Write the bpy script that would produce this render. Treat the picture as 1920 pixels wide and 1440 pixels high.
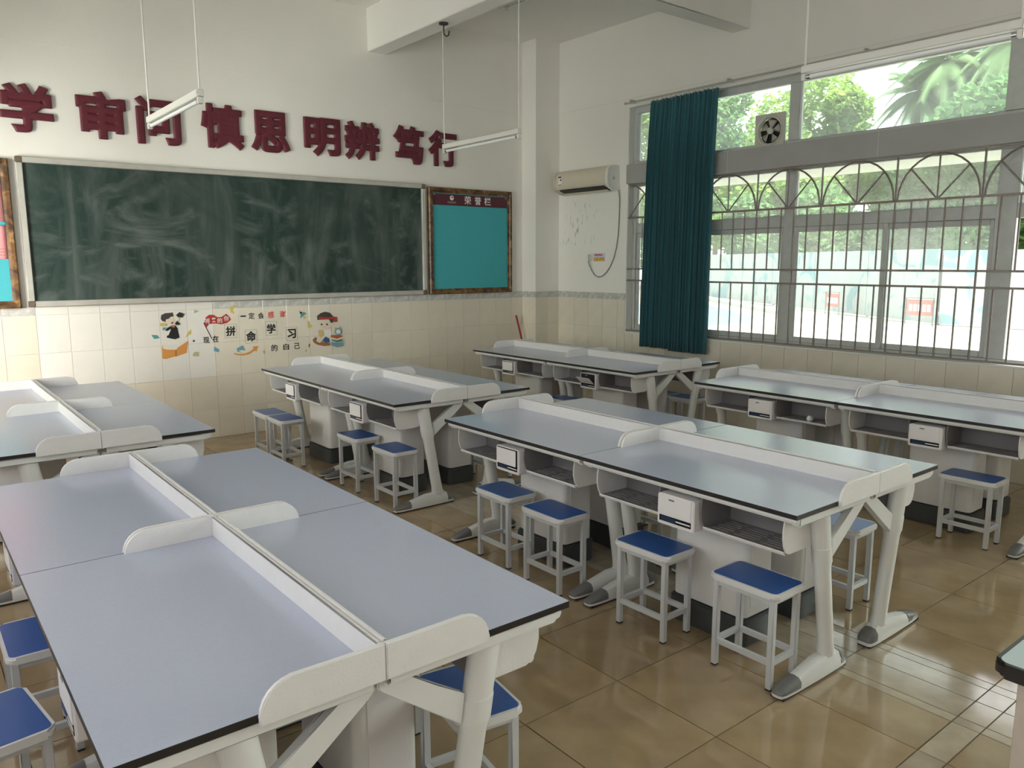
import bpy, bmesh, math, random
from mathutils import Vector, Matrix

# ------------------------------------------------------------------ scene, camera, sky, light
for o in list(bpy.data.objects):
    bpy.data.objects.remove(o, do_unlink=True)
scene = bpy.context.scene
COL = scene.collection
R = math.radians
random.seed(7)

cam_d = bpy.data.cameras.new('camera')
cam = bpy.data.objects.new('camera', cam_d)
COL.objects.link(cam)
scene.camera = cam
cam_d.sensor_fit = 'HORIZONTAL'
cam_d.sensor_width = 36.0
cam_d.lens = 1462.36 * 36.0 / 1920.0
cam_d.clip_start = 0.05
cam_d.clip_end = 300
YAW, PITCH, ROLL = R(38.5168), R(-8.8659), R(-0.1591)
fwd = Vector((math.sin(YAW) * math.cos(PITCH), math.cos(YAW) * math.cos(PITCH), math.sin(PITCH)))
rgt = Vector((math.cos(YAW), -math.sin(YAW), 0))
upv = rgt.cross(fwd)
r2 = rgt * math.cos(ROLL) + upv * math.sin(ROLL)
u2 = upv * math.cos(ROLL) - rgt * math.sin(ROLL)
mw = Matrix(((r2.x, u2.x, -fwd.x, 0), (r2.y, u2.y, -fwd.y, 0), (r2.z, u2.z, -fwd.z, 1.7307), (0, 0, 0, 1)))
cam.matrix_world = mw

world = bpy.data.worlds.new('overcast_sky')
scene.world = world
world.use_nodes = True
bgn = world.node_tree.nodes['Background']
bgn.inputs[0].default_value = (0.97, 0.98, 1.0, 1)      # even overcast sky
bgn.inputs[1].default_value = 4.0

sun_d = bpy.data.lights.new('sun', 'SUN'); sun_d.energy = 27.0; sun_d.angle = R(1.5); sun_d.color = (1.0, 0.97, 0.90)
sun = bpy.data.objects.new('sun', sun_d); COL.objects.link(sun)      # stands behind the building, so no beam enters the room
sun.rotation_euler = Vector((0.14, 0.5, -0.86)).to_track_quat('-Z', 'Y').to_euler()

scene.view_settings.view_transform = 'Standard'
scene.view_settings.look = 'None'
scene.view_settings.gamma = 1.0
scene.view_settings.use_curve_mapping = False
scene.view_settings.exposure = 0.12
scene.cycles.max_bounces = 14
scene.cycles.diffuse_bounces = 8
scene.cycles.glossy_bounces = 5
scene.cycles.transparent_max_bounces = 24
scene.cycles.transmission_bounces = 8
scene.cycles.sample_clamp_indirect = 6.0
scene.cycles.caustics_reflective = False
scene.cycles.caustics_refractive = False

# room measures (metres); x runs towards the window wall, y towards the chalkboard wall
XW, XL, YF, YB, ZC = 6.808, -0.93, 7.848, -3.2, 4.40
def portal(name, loc, sx, sy, rot):
    l = bpy.data.lights.new(name, 'AREA'); l.shape = 'RECTANGLE'; l.size = sx; l.size_y = sy
    l.cycles.is_portal = True
    o = bpy.data.objects.new(name, l); COL.objects.link(o); o.location = loc; o.rotation_euler = rot
portal('window_daylight_portal', (7.02, 3.8, 2.2), 2.6, 5.4, (0, R(90), 0))
# daylight stand-ins: lamps added at unseen door and windows to brighten the room
def fill_light(name, loc, sz, sy, watts, col, ry, rz=0, spread=180):
    l = bpy.data.lights.new(name, 'AREA'); l.shape = 'RECTANGLE'; l.size = sz; l.size_y = sy; l.energy = watts; l.color = col; l.spread = R(spread)
    o = bpy.data.objects.new(name, l); COL.objects.link(o); o.location = loc; o.rotation_euler = (0, R(ry), R(rz))
fill_light('front_door_fill', (-1.70, 5.05, 1.85), 2.4, 2.0, 180, (1.0, .95, .86), -90, 42, 88)  # added lamp, turned towards the chalkboard wall to brighten it
fill_light('corridor_window_fill', (-.96, 3.1, 2.05), 2.0, 4.0, 30, (1.0, .95, 1.06), -90)  # added lamp lifting the light from the corridor side
fill_light('corridor_rear_fill', (-.96, -1.1, 2.05), 2.0, 2.4, 24, (1.0, .95, 1.03), -90)  # added lamp, same purpose, further back
fill_light('rear_window_fill', (7.25, -.95, 2.2), 2.5, 3.9, 480, (1.0, .985, .95), 90)  # added lamp outside the rear bays, lifts the chalkboard wall

# ------------------------------------------------------------------ materials
MATS = {}
def mat(name, col, rough=0.5, metal=0.0, spec=0.5, noise=None, bump=None, rand=0.0, sheen=0.0):
    """noise=(scale, amount): brightness mottling. bump=(scale, strength). rand: per-object tint."""
    m = bpy.data.materials.new(name); m.use_nodes = True
    nt = m.node_tree; b = nt.nodes['Principled BSDF']
    b.inputs['Base Color'].default_value = (*col, 1)
    b.inputs['Roughness'].default_value = rough
    b.inputs['Metallic'].default_value = metal
    b.inputs['Specular IOR Level'].default_value = spec
    if sheen: b.inputs['Sheen Weight'].default_value = sheen
    src = None
    if noise or rand:
        val = None
        if noise:
            tc = nt.nodes.new('ShaderNodeTexCoord'); tx = nt.nodes.new('ShaderNodeTexNoise')
            tx.inputs['Scale'].default_value = noise[0]; tx.inputs['Detail'].default_value = 5
            nt.links.new(tc.outputs['Object'], tx.inputs['Vector'])
            mr = nt.nodes.new('ShaderNodeMapRange')
            mr.inputs['From Min'].default_value = 0.3; mr.inputs['From Max'].default_value = 0.7
            mr.inputs['To Min'].default_value = 1 - noise[1]; mr.inputs['To Max'].default_value = 1 + noise[1]
            nt.links.new(tx.outputs['Fac'], mr.inputs['Value']); val = mr.outputs[0]
        if rand:
            oi = nt.nodes.new('ShaderNodeObjectInfo')
            m2 = nt.nodes.new('ShaderNodeMapRange')
            m2.inputs['To Min'].default_value = 1 - rand; m2.inputs['To Max'].default_value = 1 + rand
            nt.links.new(oi.outputs['Random'], m2.inputs['Value'])
            if val is None: val = m2.outputs[0]
            else:
                mm = nt.nodes.new('ShaderNodeMath'); mm.operation = 'MULTIPLY'
                nt.links.new(val, mm.inputs[0]); nt.links.new(m2.outputs[0], mm.inputs[1]); val = mm.outputs[0]
        vm = nt.nodes.new('ShaderNodeVectorMath'); vm.operation = 'SCALE'
        vm.inputs[0].default_value = col
        nt.links.new(val, vm.inputs['Scale']); nt.links.new(vm.outputs[0], b.inputs['Base Color'])
    if bump:
        tc2 = nt.nodes.new('ShaderNodeTexCoord'); t2 = nt.nodes.new('ShaderNodeTexNoise')
        t2.inputs['Scale'].default_value = bump[0]; t2.inputs['Detail'].default_value = 4
        nt.links.new(tc2.outputs['Object'], t2.inputs['Vector'])
        bp = nt.nodes.new('ShaderNodeBump'); bp.inputs['Strength'].default_value = bump[1]; bp.inputs['Distance'].default_value = 0.01
        nt.links.new(t2.outputs['Fac'], bp.inputs['Height']); nt.links.new(bp.outputs[0], b.inputs['Normal'])
    MATS[name] = m
    return m

mat('wall_paint', (0.80, 0.785, 0.74), 0.75, noise=(1.3, 0.03), bump=(60, 0.08))
mat('ceiling_paint', (0.80, 0.79, 0.76), 0.8, noise=(0.8, 0.03))
mat('lintel_grey', (0.36, 0.36, 0.35), 0.6, noise=(3, 0.05))
mat('tile_wall', (0.70, 0.655, 0.56), 0.13, rand=0.04, noise=(7, 0.03))
mat('tile_wall_new', (0.74, 0.73, 0.69), 0.2, rand=0.03, noise=(7, 0.02))
mat('tile_wall_old', (0.68, 0.615, 0.52), 0.16, rand=0.04, noise=(7, 0.03))
mat('tile_border', (0.52, 0.52, 0.50), 0.18, rand=0.05, noise=(22, 0.22))
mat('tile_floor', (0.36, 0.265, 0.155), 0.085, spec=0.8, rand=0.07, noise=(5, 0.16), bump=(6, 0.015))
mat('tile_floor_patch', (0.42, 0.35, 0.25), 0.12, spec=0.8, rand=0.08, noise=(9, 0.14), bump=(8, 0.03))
mat('grout', (0.17, 0.13, 0.09), 0.8, noise=(12, 0.2))
mat('grout_light', (0.48, 0.45, 0.38), 0.8)
mat('laminate', (0.45, 0.49, 0.61), 0.22, spec=1.0, noise=(90, 0.02))
mat('edge_black', (0.018, 0.015, 0.014), 0.4)
mat('white_plastic', (0.76, 0.745, 0.735), 0.42, noise=(30, 0.015), bump=(140, 0.10))
mat('white_steel', (0.74, 0.745, 0.73), 0.35, bump=(220, 0.04))
mat('panel_white', (0.78, 0.755, 0.765), 0.38)
mat('shaded_bin_grey', (0.21, 0.195, 0.20), 0.5, bump=(160, 0.05))  # bin plastic coloured darker to stand for the shade inside
mat('cap_grey', (0.17, 0.17, 0.17), 0.35)
mat('rubber', (0.02, 0.02, 0.02), 0.7)
mat('plinth_grey', (0.065, 0.07, 0.072), 0.4)
mat('stripe_black', (0.012, 0.012, 0.016), 0.25)
mat('stripe_navy', (0.02, 0.035, 0.08), 0.3)
mat('stool_steel', (0.60, 0.62, 0.64), 0.35, bump=(180, 0.03))
mat('stool_rim', (0.74, 0.74, 0.74), 0.4)
mat('stool_blue', (0.030, 0.105, 0.36), 0.33, noise=(60, 0.05))
mat('letter_maroon', (0.105, 0.010, 0.022), 0.55, noise=(20, 0.1), bump=(90, 0.15))
mat('alu', (0.50, 0.49, 0.45), 0.45, metal=0.3, noise=(9, 0.08))
mat('board_corner', (0.14, 0.10, 0.07), 0.5)
mat('felt_teal', (0.06, 0.40, 0.46), 0.85, noise=(150, 0.1), bump=(300, 0.2))
mat('header_maroon', (0.10, 0.022, 0.035), 0.4)
mat('paper_pink', (0.72, 0.30, 0.32), 0.8)
mat('paper_white', (0.8, 0.8, 0.78), 0.8)
mat('window_alu', (0.52, 0.54, 0.52), 0.45, noise=(14, 0.06))
mat('jamb_white', (0.82, 0.82, 0.79), 0.6)
mat('grille_steel', (0.23, 0.20, 0.175), 0.45, metal=0.4, noise=(40, 0.15))
mat('curtain', (0.034, 0.135, 0.165), 0.9, noise=(50, 0.08), bump=(400, 0.2), sheen=0.15)
mat('ac_beige', (0.62, 0.56, 0.45), 0.4)
mat('lit_cap_and_socket_white', (0.80, 0.81, 0.78), 0.3)
mat('dark', (0.008, 0.008, 0.008), 0.6)
mat('cable_grey', (0.28, 0.28, 0.27), 0.5)
mat('fan_white', (0.55, 0.54, 0.49), 0.5)
mat('fan_blade', (0.45, 0.43, 0.36), 0.5)
mat('lamp_white', (0.70, 0.69, 0.65), 0.4)
mat('tube_glass', (0.82, 0.83, 0.83), 0.15)
mat('chrome', (0.55, 0.55, 0.55), 0.2, metal=1.0)
mat('iron_dark', (0.05, 0.045, 0.04), 0.5, metal=0.5)
mat('red_stick', (0.28, 0.015, 0.02), 0.4)
mat('bench_panel', (0.50, 0.43, 0.37), 0.55, noise=(40, 0.04))
mat('bench_top', (0.46, 0.56, 0.58), 0.3)
mat('card_yellow', (0.62, 0.36, 0.06), 0.5, noise=(40, 0.5))
mat('card_sky', (0.55, 0.55, 0.75), 0.5)
mat('card_red', (0.5, 0.03, 0.05), 0.5)
for n, c in dict(d_hair=(0.055, 0.05, 0.045), d_skin=(0.70, 0.60, 0.48), d_black=(0.012, 0.012, 0.014), d_brown=(0.30, 0.13, 0.06),
                 d_yellow=(0.58, 0.48, 0.14), d_teal=(0.08, 0.30, 0.32), d_orange=(0.62, 0.28, 0.07), d_cream=(0.70, 0.66, 0.55),
                 d_grey=(0.36, 0.36, 0.34), d_navy=(0.03, 0.10, 0.22), d_red=(0.42, 0.035, 0.03), d_dark=(0.06, 0.05, 0.05),
                 d_blue=(0.14, 0.32, 0.42), d_olive=(0.42, 0.40, 0.24), d_white=(0.74, 0.74, 0.70), d_tan=(0.60, 0.44, 0.20),
                 d_red2=(0.40, 0.10, 0.05), d_green=(0.06, 0.20, 0.11), d_redtext=(0.62, 0.06, 0.06)).items():
    mat(n, c, 0.5)
# outside
mat('ground_pale', (0.31, 0.295, 0.245), 0.9, noise=(0.35, 0.12))
mat('ground_blue', (0.07, 0.25, 0.33), 0.9)
mat('kerb', (0.30, 0.32, 0.29), 0.9)
mat('banner_red', (0.36, 0.06, 0.05), 0.8)
mat('post_dark', (0.06, 0.06, 0.06), 0.7)
mat('bark', (0.09, 0.07, 0.05), 0.9, noise=(8, 0.3))
mat('eave_white', (0.62, 0.63, 0.60), 0.7)

def leaf_mat(name, c):
    m = bpy.data.materials.new(name); m.use_nodes = True; nt = m.node_tree
    nt.nodes.remove(nt.nodes['Principled BSDF'])
    out = nt.nodes['Material Output']
    d = nt.nodes.new('ShaderNodeBsdfDiffuse'); t = nt.nodes.new('ShaderNodeBsdfTranslucent'); mx = nt.nodes.new('ShaderNodeMixShader')
    tc = nt.nodes.new('ShaderNodeTexCoord'); tx = nt.nodes.new('ShaderNodeTexNoise'); tx.inputs['Scale'].default_value = 0.9
    nt.links.new(tc.outputs['Object'], tx.inputs['Vector'])
    mix = nt.nodes.new('ShaderNodeMix'); mix.data_type = 'RGBA'
    mix.inputs[6].default_value = (c[0] * 0.6, c[1] * 0.65, c[2] * 0.7, 1); mix.inputs[7].default_value = (min(1, c[0] * 1.5), min(1, c[1] * 1.35), c[2], 1)
    nt.links.new(tx.outputs['Fac'], mix.inputs[0])
    nt.links.new(mix.outputs[2], d.inputs[0]); nt.links.new(mix.outputs[2], t.inputs[0])
    mx.inputs[0].default_value = 0.4
    nt.links.new(d.outputs[0], mx.inputs[1]); nt.links.new(t.outputs[0], mx.inputs[2]); nt.links.new(mx.outputs[0], out.inputs[0])
    MATS[name] = m
leaf_mat('leaf_light', (0.20, 0.33, 0.10))
leaf_mat('leaf_dark', (0.11, 0.22, 0.10))
leaf_mat('leaf_palm', (0.15, 0.25, 0.14))

def glass_mat(name, dust, tint):
    m = bpy.data.materials.new(name); m.use_nodes = True; nt = m.node_tree
    nt.nodes.remove(nt.nodes['Principled BSDF']); out = nt.nodes['Material Output']
    tr = nt.nodes.new('ShaderNodeBsdfTransparent'); tr.inputs[0].default_value = (*tint, 1)
    gl = nt.nodes.new('ShaderNodeBsdfGlossy'); gl.inputs['Roughness'].default_value = 0.03
    du = nt.nodes.new('ShaderNodeBsdfTranslucent'); du.inputs[0].default_value = (0.80, 0.84, 0.82, 1)
    fr = nt.nodes.new('ShaderNodeFresnel'); fr.inputs[0].default_value = 1.45
    m1 = nt.nodes.new('ShaderNodeMixShader'); m2 = nt.nodes.new('ShaderNodeMixShader')
    tc = nt.nodes.new('ShaderNodeTexCoord'); tx = nt.nodes.new('ShaderNodeTexNoise'); tx.inputs['Scale'].default_value = 1.6; tx.inputs['Detail'].default_value = 6
    nt.links.new(tc.outputs['Object'], tx.inputs['Vector'])
    mr = nt.nodes.new('ShaderNodeMapRange'); mr.inputs['From Min'].default_value = 0.3; mr.inputs['From Max'].default_value = 0.7
    mr.inputs['To Min'].default_value = dust * 0.6; mr.inputs['To Max'].default_value = dust * 1.4
    nt.links.new(tx.outputs['Fac'], mr.inputs['Value'])
    nt.links.new(mr.outputs[0], m1.inputs[0]); nt.links.new(tr.outputs[0], m1.inputs[1]); nt.links.new(du.outputs[0], m1.inputs[2])
    nt.links.new(fr.outputs[0], m2.inputs[0]); nt.links.new(m1.outputs[0], m2.inputs[1]); nt.links.new(gl.outputs[0], m2.inputs[2])
    nt.links.new(m2.outputs[0], out.inputs[0])
    MATS[name] = m
glass_mat('glass', 0.16, (0.87, 0.92, 0.90))

def chalk_mat():
    m = mat('chalkboard', (0.02, 0.05, 0.042), 0.55)
    nt = m.node_tree; b = nt.nodes['Principled BSDF']
    tc = nt.nodes.new('ShaderNodeTexCoord')
    def smear(rot, scl, nscale, dist, lo, hi):
        mp = nt.nodes.new('ShaderNodeMapping'); mp.inputs['Rotation'].default_value = (0, rot, 0); mp.inputs['Scale'].default_value = scl
        t = nt.nodes.new('ShaderNodeTexNoise'); t.inputs['Scale'].default_value = nscale; t.inputs['Detail'].default_value = 7
        t.inputs['Roughness'].default_value = 0.6; t.inputs['Distortion'].default_value = dist
        mr = nt.nodes.new('ShaderNodeMapRange'); mr.inputs['From Min'].default_value = lo; mr.inputs['From Max'].default_value = hi
        nt.links.new(tc.outputs['Object'], mp.inputs[0]); nt.links.new(mp.outputs[0], t.inputs['Vector']); nt.links.new(t.outputs['Fac'], mr.inputs['Value'])
        return mr.outputs[0]
    a = smear(0.0, (2.4, 1, 0.55), 1.1, 1.2, 0.46, 0.80)        # upright wipes
    c = smear(0.6, (1, 1, 1.7), 0.95, 3.6, 0.46, 0.82)          # curling wipes
    e = smear(0.2, (1, 1, 1), 0.8, 0.8, 0.28, 0.62)
    mx = nt.nodes.new('ShaderNodeMath'); mx.operation = 'MAXIMUM'; nt.links.new(a, mx.inputs[0]); nt.links.new(c, mx.inputs[1])
    mu = nt.nodes.new('ShaderNodeMath'); mu.operation = 'MULTIPLY'; nt.links.new(mx.outputs[0], mu.inputs[0]); nt.links.new(e, mu.inputs[1])
    mix = nt.nodes.new('ShaderNodeMix'); mix.data_type = 'RGBA'
    mix.inputs[6].default_value = (0.008, 0.030, 0.024, 1); mix.inputs[7].default_value = (0.18, 0.205, 0.195, 1)
    nt.links.new(mu.outputs[0], mix.inputs[0]); nt.links.new(mix.outputs[2], b.inputs['Base Color'])
chalk_mat()

def wood_mat():
    m = mat('frame_wood', (0.2, 0.1, 0.05), 0.4); nt = m.node_tree; b = nt.nodes['Principled BSDF']
    tc = nt.nodes.new('ShaderNodeTexCoord'); t = nt.nodes.new('ShaderNodeTexNoise'); t.inputs['Scale'].default_value = 11; t.inputs['Detail'].default_value = 8; t.inputs['Distortion'].default_value = 1.2
    cr = nt.nodes.new('ShaderNodeValToRGB')
    cr.color_ramp.elements[0].position = 0.35; cr.color_ramp.elements[0].color = (0.045, 0.022, 0.010, 1)
    cr.color_ramp.elements[1].position = 0.72; cr.color_ramp.elements[1].color = (0.36, 0.21, 0.085, 1)
    el = cr.color_ramp.elements.new(0.55); el.color = (0.17, 0.085, 0.030, 1)
    nt.links.new(tc.outputs['Object'], t.inputs['Vector']); nt.links.new(t.outputs['Fac'], cr.inputs[0]); nt.links.new(cr.outputs[0], b.inputs['Base Color'])
wood_mat()

def stain_wall():
    """window wall paint: off-white with mould specks below the air conditioner"""
    m = mat('wall_paint_stained', (0.80, 0.785, 0.74), 0.75); nt = m.node_tree; b = nt.nodes['Principled BSDF']
    g = nt.nodes.new('ShaderNodeNewGeometry')
    t = nt.nodes.new('ShaderNodeTexNoise'); t.inputs['Scale'].default_value = 16; t.inputs['Detail'].default_value = 5
    mp = nt.nodes.new('ShaderNodeMapping'); mp.inputs['Scale'].default_value = (1, 1.5, 0.55)
    nt.links.new(g.outputs['Position'], mp.inputs[0]); nt.links.new(mp.outputs[0], t.inputs['Vector'])
    mr = nt.nodes.new('ShaderNodeMapRange'); mr.inputs['From Min'].default_value = 0.58; mr.inputs['From Max'].default_value = 0.72
    nt.links.new(t.outputs['Fac'], mr.inputs['Value'])
    d = nt.nodes.new('ShaderNodeVectorMath'); d.operation = 'DISTANCE'; d.inputs[1].default_value = (XW, 7.2, 2.15)
    nt.links.new(g.outputs['Position'], d.inputs[0])
    m2 = nt.nodes.new('ShaderNodeMapRange'); m2.inputs['From Min'].default_value = 0.05; m2.inputs['From Max'].default_value = 0.5
    m2.inputs['To Min'].default_value = 0.75; m2.inputs['To Max'].default_value = 0.0
    nt.links.new(d.outputs['Value'], m2.inputs['Value'])
    mu = nt.nodes.new('ShaderNodeMath'); mu.operation = 'MULTIPLY'; nt.links.new(mr.outputs[0], mu.inputs[0]); nt.links.new(m2.outputs[0], mu.inputs[1])
    mix = nt.nodes.new('ShaderNodeMix'); mix.data_type = 'RGBA'; mix.inputs[6].default_value = (0.80, 0.785, 0.74, 1); mix.inputs[7].default_value = (0.12, 0.12, 0.11, 1)
    nt.links.new(mu.outputs[0], mix.inputs[0]); nt.links.new(mix.outputs[2], b.inputs['Base Color'])
stain_wall()

def hoard_mat():
    """white printed hoarding sheet with pale blue shapes"""
    m = mat('hoarding_print', (0.6, 0.6, 0.6), 0.7); nt = m.node_tree; b = nt.nodes['Principled BSDF']
    g = nt.nodes.new('ShaderNodeNewGeometry')
    v = nt.nodes.new('ShaderNodeTexNoise'); v.inputs['Scale'].default_value = 0.75; v.inputs['Distortion'].default_value = 1.6; v.inputs['Detail'].default_value = 1
    nt.links.new(g.outputs['Position'], v.inputs['Vector'])
    mr = nt.nodes.new('ShaderNodeMapRange'); mr.inputs['From Min'].default_value = 0.57; mr.inputs['From Max'].default_value = 0.60
    nt.links.new(v.outputs['Fac'], mr.inputs['Value'])
    mix = nt.nodes.new('ShaderNodeMix'); mix.data_type = 'RGBA'; mix.inputs[6].default_value = (0.27, 0.30, 0.30, 1); mix.inputs[7].default_value = (0.12, 0.225, 0.26, 1)
    nt.links.new(mr.outputs[0], mix.inputs[0]); nt.links.new(mix.outputs[2], b.inputs['Base Color'])
hoard_mat()

def soffit_mat():
    m = mat('soffit_tile', (0.6, 0.6, 0.56), 0.5); nt = m.node_tree; b = nt.nodes['Principled BSDF']
    tc = nt.nodes.new('ShaderNodeTexCoord'); br = nt.nodes.new('ShaderNodeTexBrick'); br.offset = 0
    br.inputs['Scale'].default_value = 1; br.inputs['Brick Width'].default_value = 0.1; br.inputs['Row Height'].default_value = 0.1; br.inputs['Mortar Size'].default_value = 0.006
    br.inputs['Color1'].default_value = (0.66, 0.66, 0.62, 1); br.inputs['Color2'].default_value = (0.60, 0.60, 0.56, 1); br.inputs['Mortar'].default_value = (0.35, 0.35, 0.33, 1)
    nt.links.new(tc.outputs['Object'], br.inputs['Vector']); nt.links.new(br.outputs['Color'], b.inputs['Base Color'])
soffit_mat()

# ------------------------------------------------------------------ mesh helpers
def box(bm, x0, x1, y0, y1, z0, z1, bev=0.0, seg=2):
    b2 = bmesh.new() if bev else bm
    vs = [b2.verts.new((x, y, z)) for z in (z0, z1) for y in (y0, y1) for x in (x0, x1)]
    for f in ((0, 1, 3, 2), (4, 5, 7, 6), (0, 1, 5, 4), (2, 3, 7, 6), (0, 2, 6, 4), (1, 3, 7, 5)):
        b2.faces.new([vs[i] for i in f])
    if bev:
        bmesh.ops.bevel(b2, geom=b2.edges[:], offset=bev, segments=seg, affect='EDGES', clamp_overlap=True)
        merge(bm, b2)
    return bm

def merge(bm, b2):
    idx = {}
    for v in b2.verts: idx[v] = bm.verts.new(v.co)
    for f in b2.faces:
        try: bm.faces.new([idx[v] for v in f.verts])
        except ValueError: pass
    b2.free()

def prism(bm, pts, axis, a, b, bev=0.0):
    """polygon pts (2D) extruded along axis 'x','y' or 'z' from a to b. plane coords: x->(y,z) y->(x,z) z->(x,y)"""
    def P(p, t):
        return {'x': (t, p[0], p[1]), 'y': (p[0], t, p[1]), 'z': (p[0], p[1], t)}[axis]
    b2 = bmesh.new()
    va = [b2.verts.new(P(p, a)) for p in pts]; vb = [b2.verts.new(P(p, b)) for p in pts]
    n = len(pts)
    b2.faces.new(va); b2.faces.new(vb[::-1])
    for i in range(n): b2.faces.new((va[i], va[(i + 1) % n], vb[(i + 1) % n], vb[i]))
    if bev:
        ed = [e for e in b2.edges if (e.verts[0] in va) == (e.verts[1] in va)]
        bmesh.ops.bevel(b2, geom=ed, offset=bev, segments=2, affect='EDGES', clamp_overlap=True)
    merge(bm, b2)
    return bm

def tube(bm, path, r, seg=8, closed=False):
    pts = [Vector(p) for p in path]; n = len(pts); rings = []
    up = Vector((0, 0, 1))
    t0 = (pts[1] - pts[0]).normalized()
    if abs(t0.dot(up)) > 0.9: up = Vector((1, 0, 0))
    nrm = (up - t0 * up.dot(t0)).normalized()
    for i, p in enumerate(pts):
        if closed: t = (pts[(i + 1) % n] - pts[i - 1]).normalized()
        else: t = (pts[min(i + 1, n - 1)] - pts[max(i - 1, 0)]).normalized()
        nrm = (nrm - t * nrm.dot(t)).normalized(); bn = t.cross(nrm)
        rr = r[i] if isinstance(r, (list, tuple)) else r
        rings.append([bm.verts.new(p + (nrm * math.cos(2 * math.pi * k / seg) + bn * math.sin(2 * math.pi * k / seg)) * rr) for k in range(seg)])
    m = n if closed else n - 1
    for i in range(m):
        a, b = rings[i], rings[(i + 1) % n]
        for k in range(seg): bm.faces.new((a[k], a[(k + 1) % seg], b[(k + 1) % seg], b[k]))
    if not closed:
        bm.faces.new(rings[0][::-1]); bm.faces.new(rings[-1])
    return bm

def loft(bm, rings):
    vr = [[bm.verts.new(p) for p in ring] for ring in rings]; n = len(vr[0])
    for a, b in zip(vr, vr[1:]):
        for k in range(n): bm.faces.new((a[k], a[(k + 1) % n], b[(k + 1) % n], b[k]))
    bm.faces.new(vr[0][::-1]); bm.faces.new(vr[-1])
    return bm

def ellipse_ring(cx, cy, z, rx, ry, n=16):
    return [(cx + rx * math.cos(2 * math.pi * k / n), cy + ry * math.sin(2 * math.pi * k / n), z) for k in range(n)]

def rrect(x0, x1, y0, y1, r, seg=4):
    """rounded rectangle outline"""
    out = []
    for cx, cy, a0 in ((x1 - r, y1 - r, 0), (x0 + r, y1 - r, 90), (x0 + r, y0 + r, 180), (x1 - r, y0 + r, 270)):
        for k in range(seg + 1):
            a = R(a0 + 90 * k / seg); out.append((cx + r * math.cos(a), cy + r * math.sin(a)))
    return out

def finish(bm, name, m, smooth=35):
    bmesh.ops.recalc_face_normals(bm, faces=bm.faces[:])
    me = bpy.data.meshes.new(name); bm.to_mesh(me); bm.free()
    me.materials.append(MATS[m])
    if smooth:
        me.polygons.foreach_set('use_smooth', [True] * len(me.polygons))
        me.set_sharp_from_angle(angle=R(smooth))
    return me

def obj(name, bm, m, parent=None, smooth=35, loc=None):
    o = bpy.data.objects.new(name, finish(bm, name, m, smooth) if isinstance(bm, bmesh.types.BMesh) else bm)
    COL.objects.link(o); o.parent = parent
    if loc: o.location = loc
    return o

def B(*a, **k): return box(bmesh.new(), *a, **k)

def tag(o, label=None, cat=None, group=None, kind=None):
    if label: o['label'] = label
    if cat: o['category'] = cat
    if group: o['group'] = group
    if kind: o['kind'] = kind
    return o

def thing(name, label, cat, loc=(0, 0, 0), rz=0.0, group=None):
    o = bpy.data.objects.new(name, None); o.empty_display_size = 0.1; COL.objects.link(o)
    o.location = loc; o.rotation_euler = (0, 0, rz)
    return tag(o, label, cat, group)

def struct(name, bm, m, parent=None, smooth=0):
    o = obj(name, bm, m, parent, smooth)
    if parent is None: o['kind'] = 'structure'
    return o

def kids(o): return [c for c in bpy.data.objects if c.parent == o]
def copy_tree(o, kidmap, parent=None):
    c = o.copy(); COL.objects.link(c); c.parent = parent
    for ch in kidmap.get(o, []): copy_tree(ch, kidmap, c)
    return c
def kid_map():
    km = {}
    for o in bpy.data.objects:
        if o.parent: km.setdefault(o.parent, []).append(o)
    return km

def text_bm(s, size, extrude, bevel=0.0, wide=0.0):
    """text as a mesh: centred, lying in x (right) / z (up), front towards -y, back at y=0"""
    c = bpy.data.curves.new('text', 'FONT'); c.body = s; c.size = size; c.extrude = extrude; c.bevel_depth = bevel; c.bevel_resolution = 2
    c.offset = wide; c.resolution_u = 4
    o = bpy.data.objects.new('text', c); COL.objects.link(o)
    bpy.context.view_layer.update()
    dg = bpy.context.evaluated_depsgraph_get()
    ev = o.evaluated_get(dg); me = ev.to_mesh()
    bm = bmesh.new(); bm.from_mesh(me); ev.to_mesh_clear()
    bpy.data.objects.remove(o, do_unlink=True); bpy.data.curves.remove(c)
    xs = [v.co.x for v in bm.verts]; ys = [v.co.y for v in bm.verts]; zs = [v.co.z for v in bm.verts]
    cx, cy, z0 = (min(xs) + max(xs)) / 2, (min(ys) + max(ys)) / 2, min(zs)
    for v in bm.verts: v.co = Vector((v.co.x - cx, -(v.co.z - z0), v.co.y - cy))
    return bm, max(xs) - min(xs), max(ys) - min(ys)

def text_fit(s, w, h, depth, bevel=0.0, wide=0.0):
    """one glyph scaled to width w and height h"""
    bm, tw, th = text_bm(s, 1.0, 0.02, bevel / h if h else 0, wide / h if h else 0)
    ymin = min(v.co.y for v in bm.verts)
    for v in bm.verts: v.co = Vector((v.co.x * w / tw, v.co.y * depth / -ymin, v.co.z * h / th))
    return bm

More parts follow.
